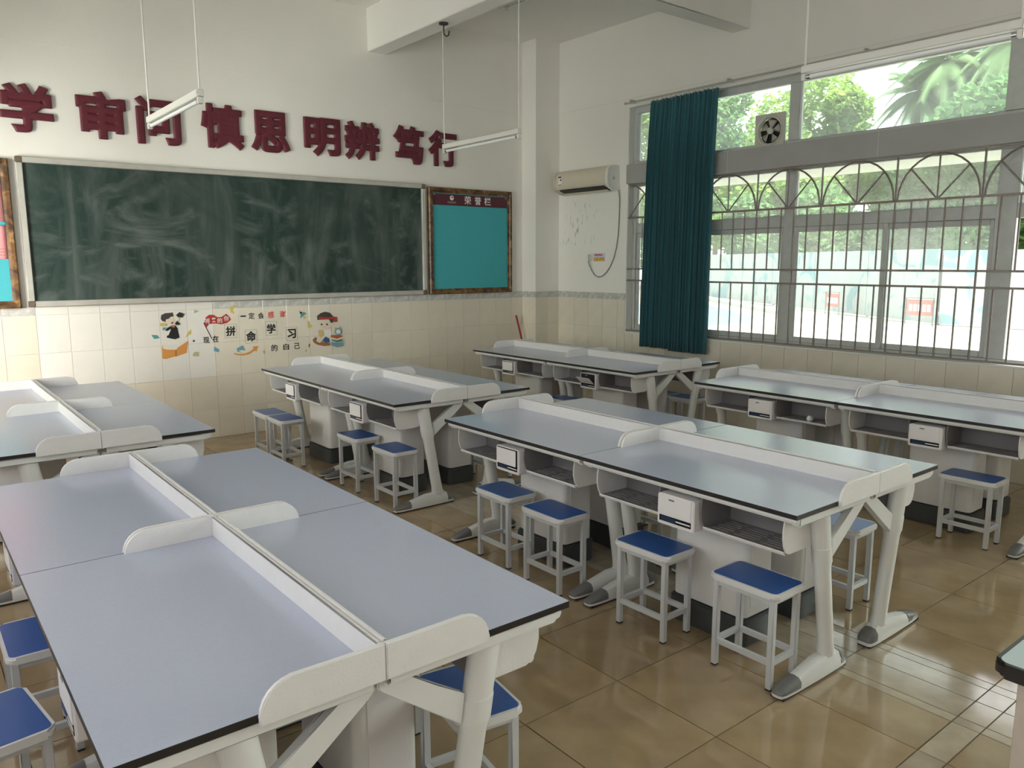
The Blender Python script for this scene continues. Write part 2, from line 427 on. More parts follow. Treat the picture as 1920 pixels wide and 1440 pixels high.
# ------------------------------------------------------------------ the room shell
struct('ceiling', B(XL - .2, XW + .2, YB - .2, YF + .2, ZC, ZC + .2), 'ceiling_paint')
bm = B(XL - .2, 6.82, YF, YF + .2, -.2, 3.55); box(bm, XL - .2, 6.82, YF - .006, YF + .2, 3.55, ZC)
wall_front = struct('wall_front', bm, 'wall_paint')
struct('wall_back', B(XL - .2, XW + .2, YB - .2, YB, -.2, ZC), 'wall_paint')
SILL, HEAD, WY0, WY1 = 0.915, 3.475, -2.9, 6.40
bm = B(XW, XW + .2, YB, YF + .2, -.2, SILL)
box(bm, XW, XW + .2, WY1, YF + .2, SILL, HEAD); box(bm, XW, XW + .2, YB, WY0, SILL, HEAD)
box(bm, XW, XW + .2, YB, YF + .2, HEAD, 3.56); box(bm, XW - .006, XW + .2, YB, YF + .2, 3.56, ZC)
wall_right = struct('wall_right', bm, 'wall_paint_stained')
bm = B(XL - .2, XL, YB, 5.65, -.2, 1.0); box(bm, XL - .2, XL, 7.55, YF + .2, -.2, 1.0); box(bm, XL - .2, XL, YB, YF + .2, 3.1, ZC)
for a, b in ((YB, -2.4), (0.2, 1.0), (5.2, 5.65), (7.55, YF + .2)): box(bm, XL - .2, XL, a, b, 1.0, 3.1)
wall_left = struct('wall_left', bm, 'wall_paint')
column = struct('column', B(6.418, XW + .1, 7.58, YF + .1, -.1, ZC), 'wall_paint')
beam1 = struct('beam', B(4.28, 4.49, YB, YF, 3.965, ZC + .05, bev=.006), 'ceiling_paint')
beam2 = struct('beam', B(4.49, XW, 4.82, 5.025, 3.965, ZC + .05, bev=.006), 'ceiling_paint')
struct('beam', B(XL, 4.28, 4.82, 5.025, 3.965, ZC + .05, bev=.006), 'ceiling_paint')
lintel = struct('lintel', B(XW - .012, XW + .2, WY0, WY1 + .012, 2.62, 2.835), 'lintel_grey')
for y in (5.02, 3.47, 1.92): obj('joint_strip', B(XW - .014, XW - .011, y - .003, y + .003, 2.622, 2.833), 'window_alu', lintel, 0)

# floor: base plus single tiles with recessed joints
floor = struct('floor', B(XL - .2, XW + .2, YB - .2, YF + .2, -.2, -.006), 'grout')
G = 0.0022
def floor_tile(x0, x1, y0, y1, m):
    key = (round(x1 - x0, 3), round(y1 - y0, 3), m)
    if key not in TILE_ME:
        w, d = (x1 - x0) / 2 - G, (y1 - y0) / 2 - G
        b = bmesh.new(); top = [(-w + .0006, -d + .0006), (w - .0006, -d + .0006), (w - .0006, d - .0006), (-w + .0006, d - .0006)]; bot = [(-w, -d), (w, -d), (w, d), (-w, d)]
        loft(b, [[(*p, -.010) for p in bot], [(*p, -.002) for p in bot], [(*p, 0) for p in top]])
        TILE_ME[key] = finish(b, 'floor_tile', m, 0)
    o = obj('floor_tile', TILE_ME[key], m, floor, loc=((x0 + x1) / 2, (y0 + y1) / 2, random.uniform(-.0006, 0)))
    o.rotation_euler = (random.uniform(-.0007, .0007), random.uniform(-.0007, .0007), 0)
TILE_ME = {}
xs = [0.23 + .5 * k for k in range(14)] + [XW]
for e in (3.01, 3.065, 3.36, 3.42): xs.append(e)
xs = sorted(round(x, 3) for x in xs)
ys = [0.6, 1.0] + [round(1.1 + .5 * k, 3) for k in range(14)] + [7.84]
for i in range(len(xs) - 1):
    for j in range(len(ys) - 1):
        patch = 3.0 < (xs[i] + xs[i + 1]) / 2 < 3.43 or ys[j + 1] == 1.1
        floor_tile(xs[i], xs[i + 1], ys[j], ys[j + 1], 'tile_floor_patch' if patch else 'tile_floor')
rest = bmesh.new()
def rest_tiles(xa, ya, x1, y1):
    x = xa
    while x < x1 - .01:
        y = ya
        while y < y1 - .01:
            box(rest, x + G, min(x + .5, x1) - G, y + G, min(y + .5, y1) - G, -.010, 0); y += .5
        x += .5
rest_tiles(XL, -3.2, XW, 0.6); rest_tiles(XL, 0.6, 0.23, 7.84)
o = obj('remaining_floor_tiles', rest, 'tile_floor', floor, 0); o['kind'] = 'stuff'

# wall tiles: rows of 0.25 x 0.33 m with a grey border course
ROWS = [(0.0, .29), (.29, .62), (.62, .955), (.955, 1.29)]
WT = {}
def wall_tile(parent, axis, face, a0, a1, z0, z1, m, name='wall_tile', out=-1, th=.008):
    """axis 'y': tile lies on a wall whose normal is along y (a = x); axis 'x': a = y"""
    key = (axis, round(a1 - a0, 3), round(z1 - z0, 3), m, out)
    if key not in WT:
        w, h, g = (a1 - a0) / 2 - .0012, (z1 - z0) / 2 - .0012, .0012
        def ring(i, t):
            pts = [(-w + i, -h + i), (w - i, -h + i), (w - i, h - i), (-w + i, h - i)]
            return [((p[0], t, p[1]) if axis == 'y' else (t, p[0], p[1])) for p in pts]
        b = bmesh.new(); loft(b, [ring(0, 0), ring(0, out * (th - .0015)), ring(.0015, out * th)])
        WT[key] = finish(b, name, m, 0)
    loc = ((a0 + a1) / 2, face, (z0 + z1) / 2) if axis == 'y' else (face, (a0 + a1) / 2, (z0 + z1) / 2)
    o = obj(name, WT[key], m, parent, loc=loc)
    j = random.uniform(-.0012, .0012); k = random.uniform(-.0012, .0012)
    o.rotation_euler = (j, 0, k) if axis == 'y' else (0, j, k)
def course(parent, axis, face, bounds, rows, border, pick, out=-1):
    for a0, a1 in zip(bounds, bounds[1:]):
        for z0, z1 in rows: wall_tile(parent, axis, face, a0, a1, z0, z1, pick((a0 + a1) / 2, (z0 + z1) / 2), out=out)
        if border and pick((a0 + a1) / 2, 1.33) != 'tile_wall_new': wall_tile(parent, axis, face, a0, a1, 1.29, 1.365, 'tile_border', 'border_tile', out=out)
        elif border: wall_tile(parent, axis, face, a0, a1, 1.29, 1.36, 'tile_wall_new', out=out)
def front_pick(x, z):
    if x < .985: return 'tile_wall_old'
    if .985 < x < 2.485 and z > .62: return 'tile_wall_new'
    return 'tile_wall'
course(wall_front, 'y', YF, [XL] + [-.765 + .25 * k for k in range(29)] + [6.41], ROWS, True, front_pick)
course(column, 'y', 7.58, [6.418, 6.61, XW], ROWS, True, lambda x, z: 'tile_wall')
course(column, 'x', 6.418, [7.572, 7.72, 7.84], ROWS, True, lambda x, z: 'tile_wall')
wy = [7.572] + [7.272 - .25 * k for k in range(0, 39)]
course(wall_right, 'x', XW, [y for y in wy if y >= 6.27][::-1][1:] if False else [6.40, 6.523, 6.773, 7.023, 7.272, 7.572], [(.62, .955), (.955, 1.29)], True, lambda x, z: 'tile_wall')
low = sorted([y for y in wy if y > 0.2])
course(wall_right, 'x', XW, low, [(0, .29), (.29, .62)], False, lambda x, z: 'tile_wall')
course(wall_right, 'x', XW, [y for y in low if y < 6.3] + [6.40], [(.62, .912)], False, lambda x, z: 'tile_wall')

# ------------------------------------------------------------------ window in the right wall
FX0, FX1 = 6.895, 6.955
win = bpy.data.objects.new('window_1', None); COL.objects.link(win); win['kind'] = 'structure'
def wpart(name, y0, y1, z0, z1, m='window_alu', x0=FX0, x1=FX1, bev=.004): return obj(name, B(x0, x1, y0, y1, z0, z1, bev=bev, seg=1), m, win, 0)
wpart('sill', WY0, WY1, SILL - .012, SILL + .003, 'jamb_white', XW - .012, FX1 + .1)
wpart('jamb', WY1 - .012, WY1 + .001, SILL, 2.62, 'jamb_white', XW - .002, FX0); wpart('jamb', WY1 - .012, WY1 + .001, 2.835, HEAD, 'jamb_white', XW - .002, FX0)
wpart('head', WY0, WY1, HEAD - .012, HEAD + .001, 'jamb_white', XW - .002, FX0)
MUL = [(6.33, 6.388), (4.295, 4.405), (2.385, 2.535), (.50, .62), (-1.26, -1.14), (WY0, WY0 + .06)]
wpart('frame_rail', WY0, WY1, 2.838, 2.875); wpart('frame_rail', WY0, WY1, 3.40, HEAD)
wpart('frame_rail', WY0, WY1, SILL + .003, .955); wpart('frame_rail', WY0, WY1, 2.06, 2.17); wpart('frame_rail', WY0, WY1, 2.59, 2.62)
for a, b in MUL:
    wpart('mullion', a, b, 2.875, 3.40, x0=FX0 - .006); wpart('mullion', a, b, .955, 2.59, x0=FX0 - .006)
def pane(y0, y1, z0, z1, x=6.925): return obj('pane', B(x - .002, x + .002, y0, y1, z0, z1), 'glass', win, 0)
for k in range(5):
    hi, lo = MUL[k][0], MUL[k + 1][1]
    if k == 0:
        pane(lo, hi, 2.875, 3.40)
    else: pane(lo, hi, 2.875, 3.40)
    pane(lo, hi, 2.17, 2.59)
    mid = {0: 5.36, 1: 3.407, 2: 1.5, 3: -.32, 4: -2.05}[k]
    st, z0, z1 = .045, .955, 2.06
    for s, (a, b, x) in enumerate(((mid - .02, hi, 6.912), (lo, mid + .02, 6.938))):
        if k == 2 and s == 0: continue                       # this sash is slid open
        wpart('sash_stile', a, a + st, z0, z1, x0=x - .012, x1=x + .012, bev=.003); wpart('sash_stile', b - st, b, z0, z1, x0=x - .012, x1=x + .012, bev=.003)
        wpart('sash_rail', a + st, b - st, z0, z0 + .05, x0=x - .012, x1=x + .012, bev=.003); wpart('sash_rail', a + st, b - st, z1 - .05, z1, x0=x - .012, x1=x + .012, bev=.003)
        pane(a + st, b - st, z0 + .05, z1 - .05, x)

# left wall windows (behind the camera's left side; they light the room)
winl = bpy.data.objects.new('window_2', None); COL.objects.link(winl); winl['kind'] = 'structure'
for y0, y1 in ((1.0, 5.2), (-2.4, .2)):
    n = round((y1 - y0) / .93)
    for z0, z1 in ((1.0, 1.05), (2.35, 2.41), (3.05, 3.1)): obj('frame_rail', B(XL - .13, XL - .07, y0, y1, z0, z1), 'window_alu', winl, 0)
    for k in range(n + 1):
        y = y0 + (y1 - y0) * k / n; y = min(max(y, y0 + .025), y1 - .025)
        obj('mullion', B(XL - .13, XL - .07, y - .025, y + .025, 1.05, 3.05), 'window_alu', winl, 0)
        if k < n:
            ya, yb = y0 + (y1 - y0) * k / n + .03, y0 + (y1 - y0) * (k + 1) / n - .03
            obj('pane', B(XL - .102, XL - .098, ya, yb, 1.05, 2.35), 'glass', winl, 0); obj('pane', B(XL - .102, XL - .098, ya, yb, 2.41, 3.05), 'glass', winl, 0)

# open front door on the left wall
door = bpy.data.objects.new('door_1', None); COL.objects.link(door); door['kind'] = 'structure'
for y0, y1 in ((5.65, 5.70), (7.50, 7.55)): obj('door_jamb', B(XL - .2, XL + .005, y0, y1, 0, 3.1), 'window_alu', door, 0)
obj('door_head', B(XL - .2, XL + .005, 5.70, 7.50, 2.2, 2.26), 'window_alu', door, 0); obj('transom_pane', B(XL - .102, XL - .098, 5.70, 7.50, 2.26, 3.1), 'glass', door, 0)
leafd = obj('door_leaf', B(XL - 1.12, XL - .22, 7.51, 7.555, .01, 2.19), 'bench_panel', door, 0); obj('door_handle', tube(bmesh.new(), [(XL - 1.05, 7.52, 1.0), (XL - 1.05, 7.46, 1.0), (XL - .95, 7.46, 1.0)], .01, 8), 'chrome', leafd)

# ------------------------------------------------------------------ steel window grille
gr = thing('window_grille', 'brown steel window grille with arched top row and vertical bars', 'grille', (XW - .004, 0, 0))
GX, PER, GY0 = 0.008, 0.6833, 4.660
edges = [GY0 + PER * k for k in range(-11, 3)]
edges = [e for e in edges if WY0 + .02 < e < WY1 - .02]
ylo, yhi = WY0 + .01, WY1 - .015
def sq(y0, y1, z0, z1, t=.006): return B(GX - t, GX + t, y0, y1, z0, z1)
for z, t in ((2.235, .010), (1.652, .009), (1.520, .009)): obj('rail', sq(ylo, yhi, z - t, z + t, .008), 'grille_steel', gr, 0)
obj('rail', sq(ylo, yhi, .930, .944), 'grille_steel', gr, 0); obj('rail', sq(ylo, yhi, 2.600, 2.614, .005), 'grille_steel', gr, 0)
y = GY0 - PER * 8
k = -60
while True:
    y = GY0 + k * PER / 5
    if y > yhi: break
    if y > ylo:
        if k % 5 == 0:
            obj('bar', tube(bmesh.new(), [(GX, y, .94), (GX, y, 2.605)], .0085, 6), 'grille_steel', gr)
        else:
            obj('bar', tube(bmesh.new(), [(GX, y, 1.652), (GX, y, 2.235)], .0075, 6), 'grille_steel', gr)
            obj('bar', tube(bmesh.new(), [(GX, y, .94), (GX, y, 1.52)], .0075, 6), 'grille_steel', gr)
    k += 1
cells = [(e + PER / 2) for e in [edges[0] - PER] + edges]
for c in cells:
    rr = PER / 2 - .016
    pts = [(GX, c + rr * math.cos(R(a)), 2.235 + .365 * math.sin(R(a))) for a in range(0, 181, 12) if ylo < c + rr * math.cos(R(a)) < yhi]
    if len(pts) > 2: obj('arch', tube(bmesh.new(), pts, .0085, 6), 'grille_steel', gr)
    if ylo < c < yhi: obj('spoke', tube(bmesh.new(), [(GX, c, 2.235), (GX, c, 2.60)], .0075, 6), 'grille_steel', gr)
    for s in (-1, 1):
        e = (GX, c + s * rr * .707, 2.235 + .365 * .707)
        if ylo < e[1] < yhi and ylo < c < yhi: obj('spoke', tube(bmesh.new(), [(GX, c, 2.235), e], .0075, 6), 'grille_steel', gr)

# ------------------------------------------------------------------ curtain and its rail
rod = thing('curtain_rail', 'thin grey metal curtain rail above the window', 'curtain rail', (6.72, 0, 3.495))
obj('track', tube(bmesh.new(), [(0, 6.36, 0), (0, WY0 - .4, 0)], .009, 8), 'alu', rod)
for y in (6.30, 5.0, 3.6, 2.2, .8): obj('bracket', B(-.008, .085, y - .008, y + .008, .006, .03), 'alu', rod, 0)
for y in (6.365,): obj('finial', tube(bmesh.new(), [(0, y, 0), (0, y + .02, 0)], .013, 8), 'alu', rod)

cur = thing('curtain', 'dark teal pleated curtain drawn to the left of the window', 'curtain', (6.72, 0, 0))
bm = bmesh.new(); N, M = 260, 26; ZT = 3.455
grid = []
for j in range(M + 1):
    t = j / M; row = []
    for i in range(N + 1):
        s = i / N
        yt = 6.005 - .895 * s; yb = 6.085 - .945 * s
        y = yt + (yb - yt) * t ** .7
        ph = s * 2 * math.pi * 21 + 1.3 * math.sin(s * 9) + .5 * math.sin(s * 23)
        amp = (.020 + .026 * min(1, t * 4)) * (.75 + .25 * math.sin(s * 31))
        x = amp * math.sin(ph) + .012 * math.sin(ph * .31 + 1)
        y += .012 * math.cos(ph) * min(1, t * 3)
        zb = .775 if s < .47 else .758
        z = ZT - (ZT - zb) * t
        if t < .02: z += .008 * abs(math.sin(ph / 2))
        if s > .955: x += .02 * (s - .955) / .045
        row.append(bm.verts.new((x, y, z)))
    grid.append(row)
for j in range(M):
    for i in range(N): bm.faces.new((grid[j][i], grid[j][i + 1], grid[j + 1][i + 1], grid[j + 1][i]))
cu = obj('fabric', bm, 'curtain', cur, 80)
sm = cu.modifiers.new('thickness', 'SOLIDIFY'); sm.thickness = .0025
for k in range(14):
    y = 5.98 - .06 * k - .03
    obj('hook', tube(bmesh.new(), [(0, y, 3.43), (-.008, y, 3.47), (0, y, 3.487)], .0025, 5), 'alu', cur)

# ------------------------------------------------------------------ exhaust fan in the upper pane
fan = thing('exhaust_fan', 'square dirty white exhaust fan set in the upper window pane', 'fan', (6.90, 4.60, 2.99))
S = .16; C0 = .125
bm = bmesh.new()
n = 48; outer = []; inner = []
for k in range(n):
    a = 2 * math.pi * k / n; c, s = math.cos(a), math.sin(a); q = max(abs(c), abs(s))
    outer.append((S * c / q, S * s / q)); inner.append((C0 * c, C0 * s))
va = [[bm.verts.new((x, *p)) for p in ring] for ring, x in ((outer, 0), (outer, -.03), (inner, -.03), (inner, .01))]
for a, b in ((0, 1), (1, 2), (2, 3), (3, 0)):
    for k in range(n): bm.faces.new((va[a][k], va[a][(k + 1) % n], va[b][(k + 1) % n], va[b][k]))
obj('housing', bm, 'fan_white', fan)
bm = bmesh.new()
rings = [ellipse_ring(0, 0, 0, r, r, 40) for r in ()]
ringm = [(.150, -.030), (.146, -.040), (.128, -.034), (.118, -.012)]
vr = [[bm.verts.new((x, r * math.cos(2 * math.pi * k / 40), r * math.sin(2 * math.pi * k / 40))) for k in range(40)] for r, x in ringm]
for a, b in zip(vr, vr[1:]):
    for k in range(40): bm.faces.new((a[k], a[(k + 1) % 40], b[(k + 1) % 40], b[k]))
obj('bell_mouth', bm, 'fan_white', fan)
obj('backing', tube(bmesh.new(), [(.012, 0, 0), (.016, 0, 0)], .124, 32), 'dark', fan)
obj('hub', tube(bmesh.new(), [(.0, 0, 0), (-.022, 0, 0), (-.026, 0, 0)], [.032, .032, .026], 20), 'fan_white', fan)
for k in range(5):
    a0 = R(100 + 72 * k); bm = bmesh.new(); vs = []
    for rr, dw, dx in ((.028, .20, 0), (.07, .36, 0), (.108, .42, 0)):
        vs.append([bm.verts.new((-.004 + s * .012, rr * math.cos(a0 + s * dw), rr * math.sin(a0 + s * dw))) for s in (-1, -.4, .3, 1)])
    for a, b in zip(vs, vs[1:]):
        for i in range(3): bm.faces.new((a[i], a[i + 1], b[i + 1], b[i]))
    o = obj('blade', bm, 'fan_blade', fan, 60); md = o.modifiers.new('thickness', 'SOLIDIFY'); md.thickness = .002

# ------------------------------------------------------------------ air conditioner, cable, socket, card
ac = thing('air_conditioner', 'beige wall-mounted split air conditioner beside the corner column', 'air conditioner', (XW, 6.53, 2.555))
prof = [(0, .285), (-.10, .285), (-.155, .270), (-.185, .24), (-.200, .19), (-.205, .13), (-.198, .085), (-.180, .060), (-.165, .052)]
body = prof + [(-.060, .012), (-.04, .0), (0, .0)]
bm = bmesh.new(); prism(bm, [(p[0], p[1]) for p in body], 'y', .045, .90); obj('body', bm, 'ac_beige', ac, 40)
for y0, y1 in ((0, .045), (.90, .935)):
    full = prof + [(-.15, .03), (-.11, .008), (-.05, -.002), (0, -.002)]
    bm = bmesh.new(); prism(bm, [(p[0] * 1.015, p[1]) for p in full], 'y', y0, y1, bev=.008)
    obj('end_cap', bm, 'lit_cap_and_socket_white' if y0 == 0 else 'ac_beige', ac, 50)  # end cap nearest the window coloured lighter for the light falling on it
bm = bmesh.new(); prism(bm, [(-.172, .056), (-.062, .0125), (-.066, .002), (-.180, .046)], 'y', .085, .845); obj('air_outlet', bm, 'dark', ac, 0)
obj('vane', prism(bmesh.new(), [(-.100, .018), (-.055, .0005), (-.058, -.006), (-.105, .010)], 'y', .09, .84), 'ac_beige', ac, 0)
lab = obj('energy_label', B(-.2065, -.2045, .78, .84, .105, .215), 'paper_white', ac, 0)
for z0, z1, y0, y1 in ((.195, .213, .782, .838), (.160, .182, .784, .806), (.108, .116, .782, .838)): obj('print', B(-.2072, -.206, y0, y1, z0, z1), 'd_dark', lab, 0)
bm = bmesh.new(); prism(bm, [(-.115, .125), (-.075, .125), (-.095, .165)], 'y', -.0012, .001); obj('warning_mark', bm, 'd_olive', ac, 0)

cab = [(XW - .03, 6.512, 2.56), (XW - .015, 6.51, 2.45), (XW - .012, 6.515, 2.25), (XW - .012, 6.525, 2.05), (XW - .012, 6.55, 1.90), (XW - .012, 6.592, 1.771), (XW - .012, 6.645, 1.68), (XW - .012, 6.703, 1.613), (XW - .012, 6.775, 1.563), (XW - .014, 6.847, 1.552), (XW - .018, 6.905, 1.575), (XW - .025, 6.95, 1.63), (XW - .035, 6.985, 1.70), (XW - .045, 6.992, 1.745)]
tag(obj('power_cable', tube(bmesh.new(), cab, .0065, 8), 'cable_grey'), 'grey power cable looping from the air conditioner to the wall socket', 'cable')
sk = thing('wall_socket', 'white wall socket with a plug beside the yellow card', 'socket', (XW, 7.0, 1.79))
obj('plate', B(-.012, 0, -.045, .045, -.045, .045, bev=.003, seg=1), 'lit_cap_and_socket_white', sk, 0)
obj('plug', B(-.06, -.012, -.034, -.0, -.042, .035, bev=.006), 'lit_cap_and_socket_white', sk)
cd = thing('safety_card', 'small yellow and lilac printed card on the window wall', 'card', (XW, 6.848, 1.788))
obj('sheet', B(-.003, 0, -.098, .098, -.048, .05), 'card_sky', cd, 0)
obj('print', B(-.0036, -.003, -.092, .092, -.045, -.005), 'card_yellow', cd, 0); obj('heading', B(-.0036, -.003, -.055, .075, .022, .036), 'card_red', cd, 0)

# ------------------------------------------------------------------ chalkboard wall
bb = thing('chalkboard', 'wide dark green chalkboard smeared with wiped chalk', 'chalkboard', (2.943, 7.838, 1.99))
W2, H2 = 2.005, .628
obj('writing_surface', B(-W2 + .05, W2 - .05, -.015, 0, -H2 + .045, H2 - .045), 'chalkboard', bb, 0)
for z0, z1 in ((H2 - .05, H2), (-H2, -H2 + .05)): obj('frame_rail', B(-W2 + .05, W2 - .05, -.04, 0, z0, z1, bev=.005, seg=1), 'alu', bb, 0)
for x0, x1 in ((-W2, -W2 + .05), (W2 - .05, W2)): obj('frame_stile', B(x0, x1, -.04, 0, -H2 + .05, H2 - .05, bev=.005, seg=1), 'alu', bb, 0)
for x in (-1, 1):
    for z in (-1, 1): obj('corner_piece', B(min(x * W2, x * (W2 - .05)), max(x * W2, x * (W2 - .05)), -.043, 0, min(z * H2, z * (H2 - .05)), max(z * H2, z * (H2 - .05)), bev=.006, seg=1), 'board_corner', bb, 0)

def notice_board(name, label, x0, x1, z0, z1):
    t = thing(name, label, 'board', ((x0 + x1) / 2, 7.838, (z0 + z1) / 2))
    w, h = (x1 - x0) / 2, (z1 - z0) / 2; F = .062
    obj('felt', B(-w + F - .01, w - F + .01, -.012, 0, -h + F - .01, h - F + .01), 'felt_teal', t, 0)
    # mitred moulded frame members
    pr = [(0, 0), (0, -.03), (.012, -.042), (.035, -.040), (.042, -.030), (.062, -.024), (.062, 0)]
    for side in range(4):
        bm = bmesh.new(); L = w if side % 2 == 0 else h
        rings = []
        for s in (-1, 1):
            ring = []
            for d, dep in pr:
                along = s * (L - d); off = (h if side % 2 == 0 else w) - d
                if side == 0: ring.append((along, dep, off))
                elif side == 2: ring.append((along, dep, -off))
                elif side == 1: ring.append((off, dep, along))
                else: ring.append((-off, dep, along))
            rings.append(ring)
        loft(bm, rings); obj('frame_member', bm, 'frame_wood', t, 0)
    return t
hb = notice_board('honour_board', 'wood-framed teal notice board titled 荣誉栏 right of the chalkboard', 4.992, 6.222, 1.36, 2.597)
hd = obj('header', B(-.545, .545, -.0155, -.012, .418, .548), 'header_maroon', hb, 0)
for ch, x in (('荣', 5.556), ('誉', 5.706), ('栏', 5.851)):
    o = obj('character', text_fit(ch, .098, .098, .0012, wide=.0012), 'paper_white', hd, 0); o.location = (x - 5.607, -.0155, 2.466 - 1.9785)
o = obj('emblem', tube(bmesh.new(), [(5.325 - 5.607, -.0155, .505), (5.325 - 5.607, -.0165, .505)], .028, 20), 'paper_white', hd, 0)
obj('emblem_ring', tube(bmesh.new(), [(5.329 - 5.607, -.0166, .512), (5.329 - 5.607, -.0172, .512)], .010, 14), 'header_maroon', hd, 0)
for k in range(9): obj('emblem_lettering', B(5.325 - 5.607 - .062 + k * .014, 5.325 - 5.607 - .052 + k * .014, -.0162, -.0155, .452, .463), 'd_grey', hd, 0)
obj('emblem_line', B(5.325 - 5.607 - .05, 5.325 - 5.607 + .05, -.0162, -.0155, .442, .445), 'd_grey', hd, 0)
for x in (-.53, .53): obj('pin', tube(bmesh.new(), [(x, -.0155, .535), (x, -.020, .535)], .006, 10), 'paper_white', hd)
lb = notice_board('notice_board', 'wood-framed teal notice board with pink papers left of the chalkboard', -.345, .888, 1.356, 2.592)
for i, (x0, x1, z0, z1) in enumerate(((.40, .822, 2.075, 2.47), (.42, .828, 1.77, 2.045), (-.20, .34, 2.0, 2.45), (-.18, .34, 1.60, 1.95))):
    p = thing('pinned_paper', ['pink paper pinned highest at the right of the left notice board', 'pink crumpled paper pinned below another on the left notice board', 'pink paper pinned at the upper left of the left notice board', 'pink paper pinned at the lower left of the left notice board'][i], 'paper', ((x0 + x1) / 2, 7.826, (z0 + z1) / 2), group='pink papers on the notice board')
    w, h = (x1 - x0) / 2, (z1 - z0) / 2; bm = bmesh.new(); n = 10
    g = [[bm.verts.new((-w + 2 * w * a / n, -.003 - (.008 * abs(math.sin(a * 1.1 + i)) + .006 * (b / n) ** 2), -h + 2 * h * b / n)) for a in range(n + 1)] for b in range(n + 1)]
    for b in range(n):
        for a in range(n): bm.faces.new((g[b][a], g[b][a + 1], g[b + 1][a + 1], g[b + 1][a]))
    sh = obj('sheet', bm, 'paper_pink', p, 60)
    md = sh.modifiers.new('thickness', 'SOLIDIFY'); md.thickness = .0006
    for q in range(3): obj('ink_line', B(w * .3, w * .9, -.0155, -.015, -h + .03 + q * .025, -h + .034 + q * .025), 'd_brown', p, 0)

ORD = ['first', 'second', 'third', 'fourth', 'fifth', 'sixth', 'seventh', 'eighth', 'ninth']
CH = [('学', .874, 1.253, 2.819, 3.207), ('审', 1.435, 1.825, 2.819, 3.215), ('问', 1.91, 2.291, 2.811, 3.223), ('慎', 2.482, 2.881, 2.822, 3.23), ('思', 2.958, 3.355, 2.831, 3.219),
      ('明', 3.513, 3.915, 2.834, 3.217), ('辨', 3.97, 4.381, 2.831, 3.227), ('笃', 4.56, 4.95, 2.835, 3.242), ('行', 5.021, 5.415, 2.839, 3.235)]
for i, (c, x0, x1, z0, z1) in enumerate(CH):
    bm = text_fit(c, x1 - x0 + .012, z1 - z0 + .012, .034, bevel=.019, wide=.0)
    o = obj('raised_character', bm, 'letter_maroon', None, 60)
    rm = o.modifiers.new('weld', 'REMESH'); rm.mode = 'VOXEL'; rm.voxel_size = .0045; rm.use_smooth_shade = True
    sm = o.modifiers.new('round', 'SMOOTH'); sm.factor = .5; sm.iterations = 10; o.location = ((x0 + x1) / 2, YF, (z0 + z1) / 2)
    tag(o, ('%s maroon raised character from the left above the chalkboard, reading %s' % (ORD[i], c)), 'character', 'maroon slogan characters above the chalkboard')

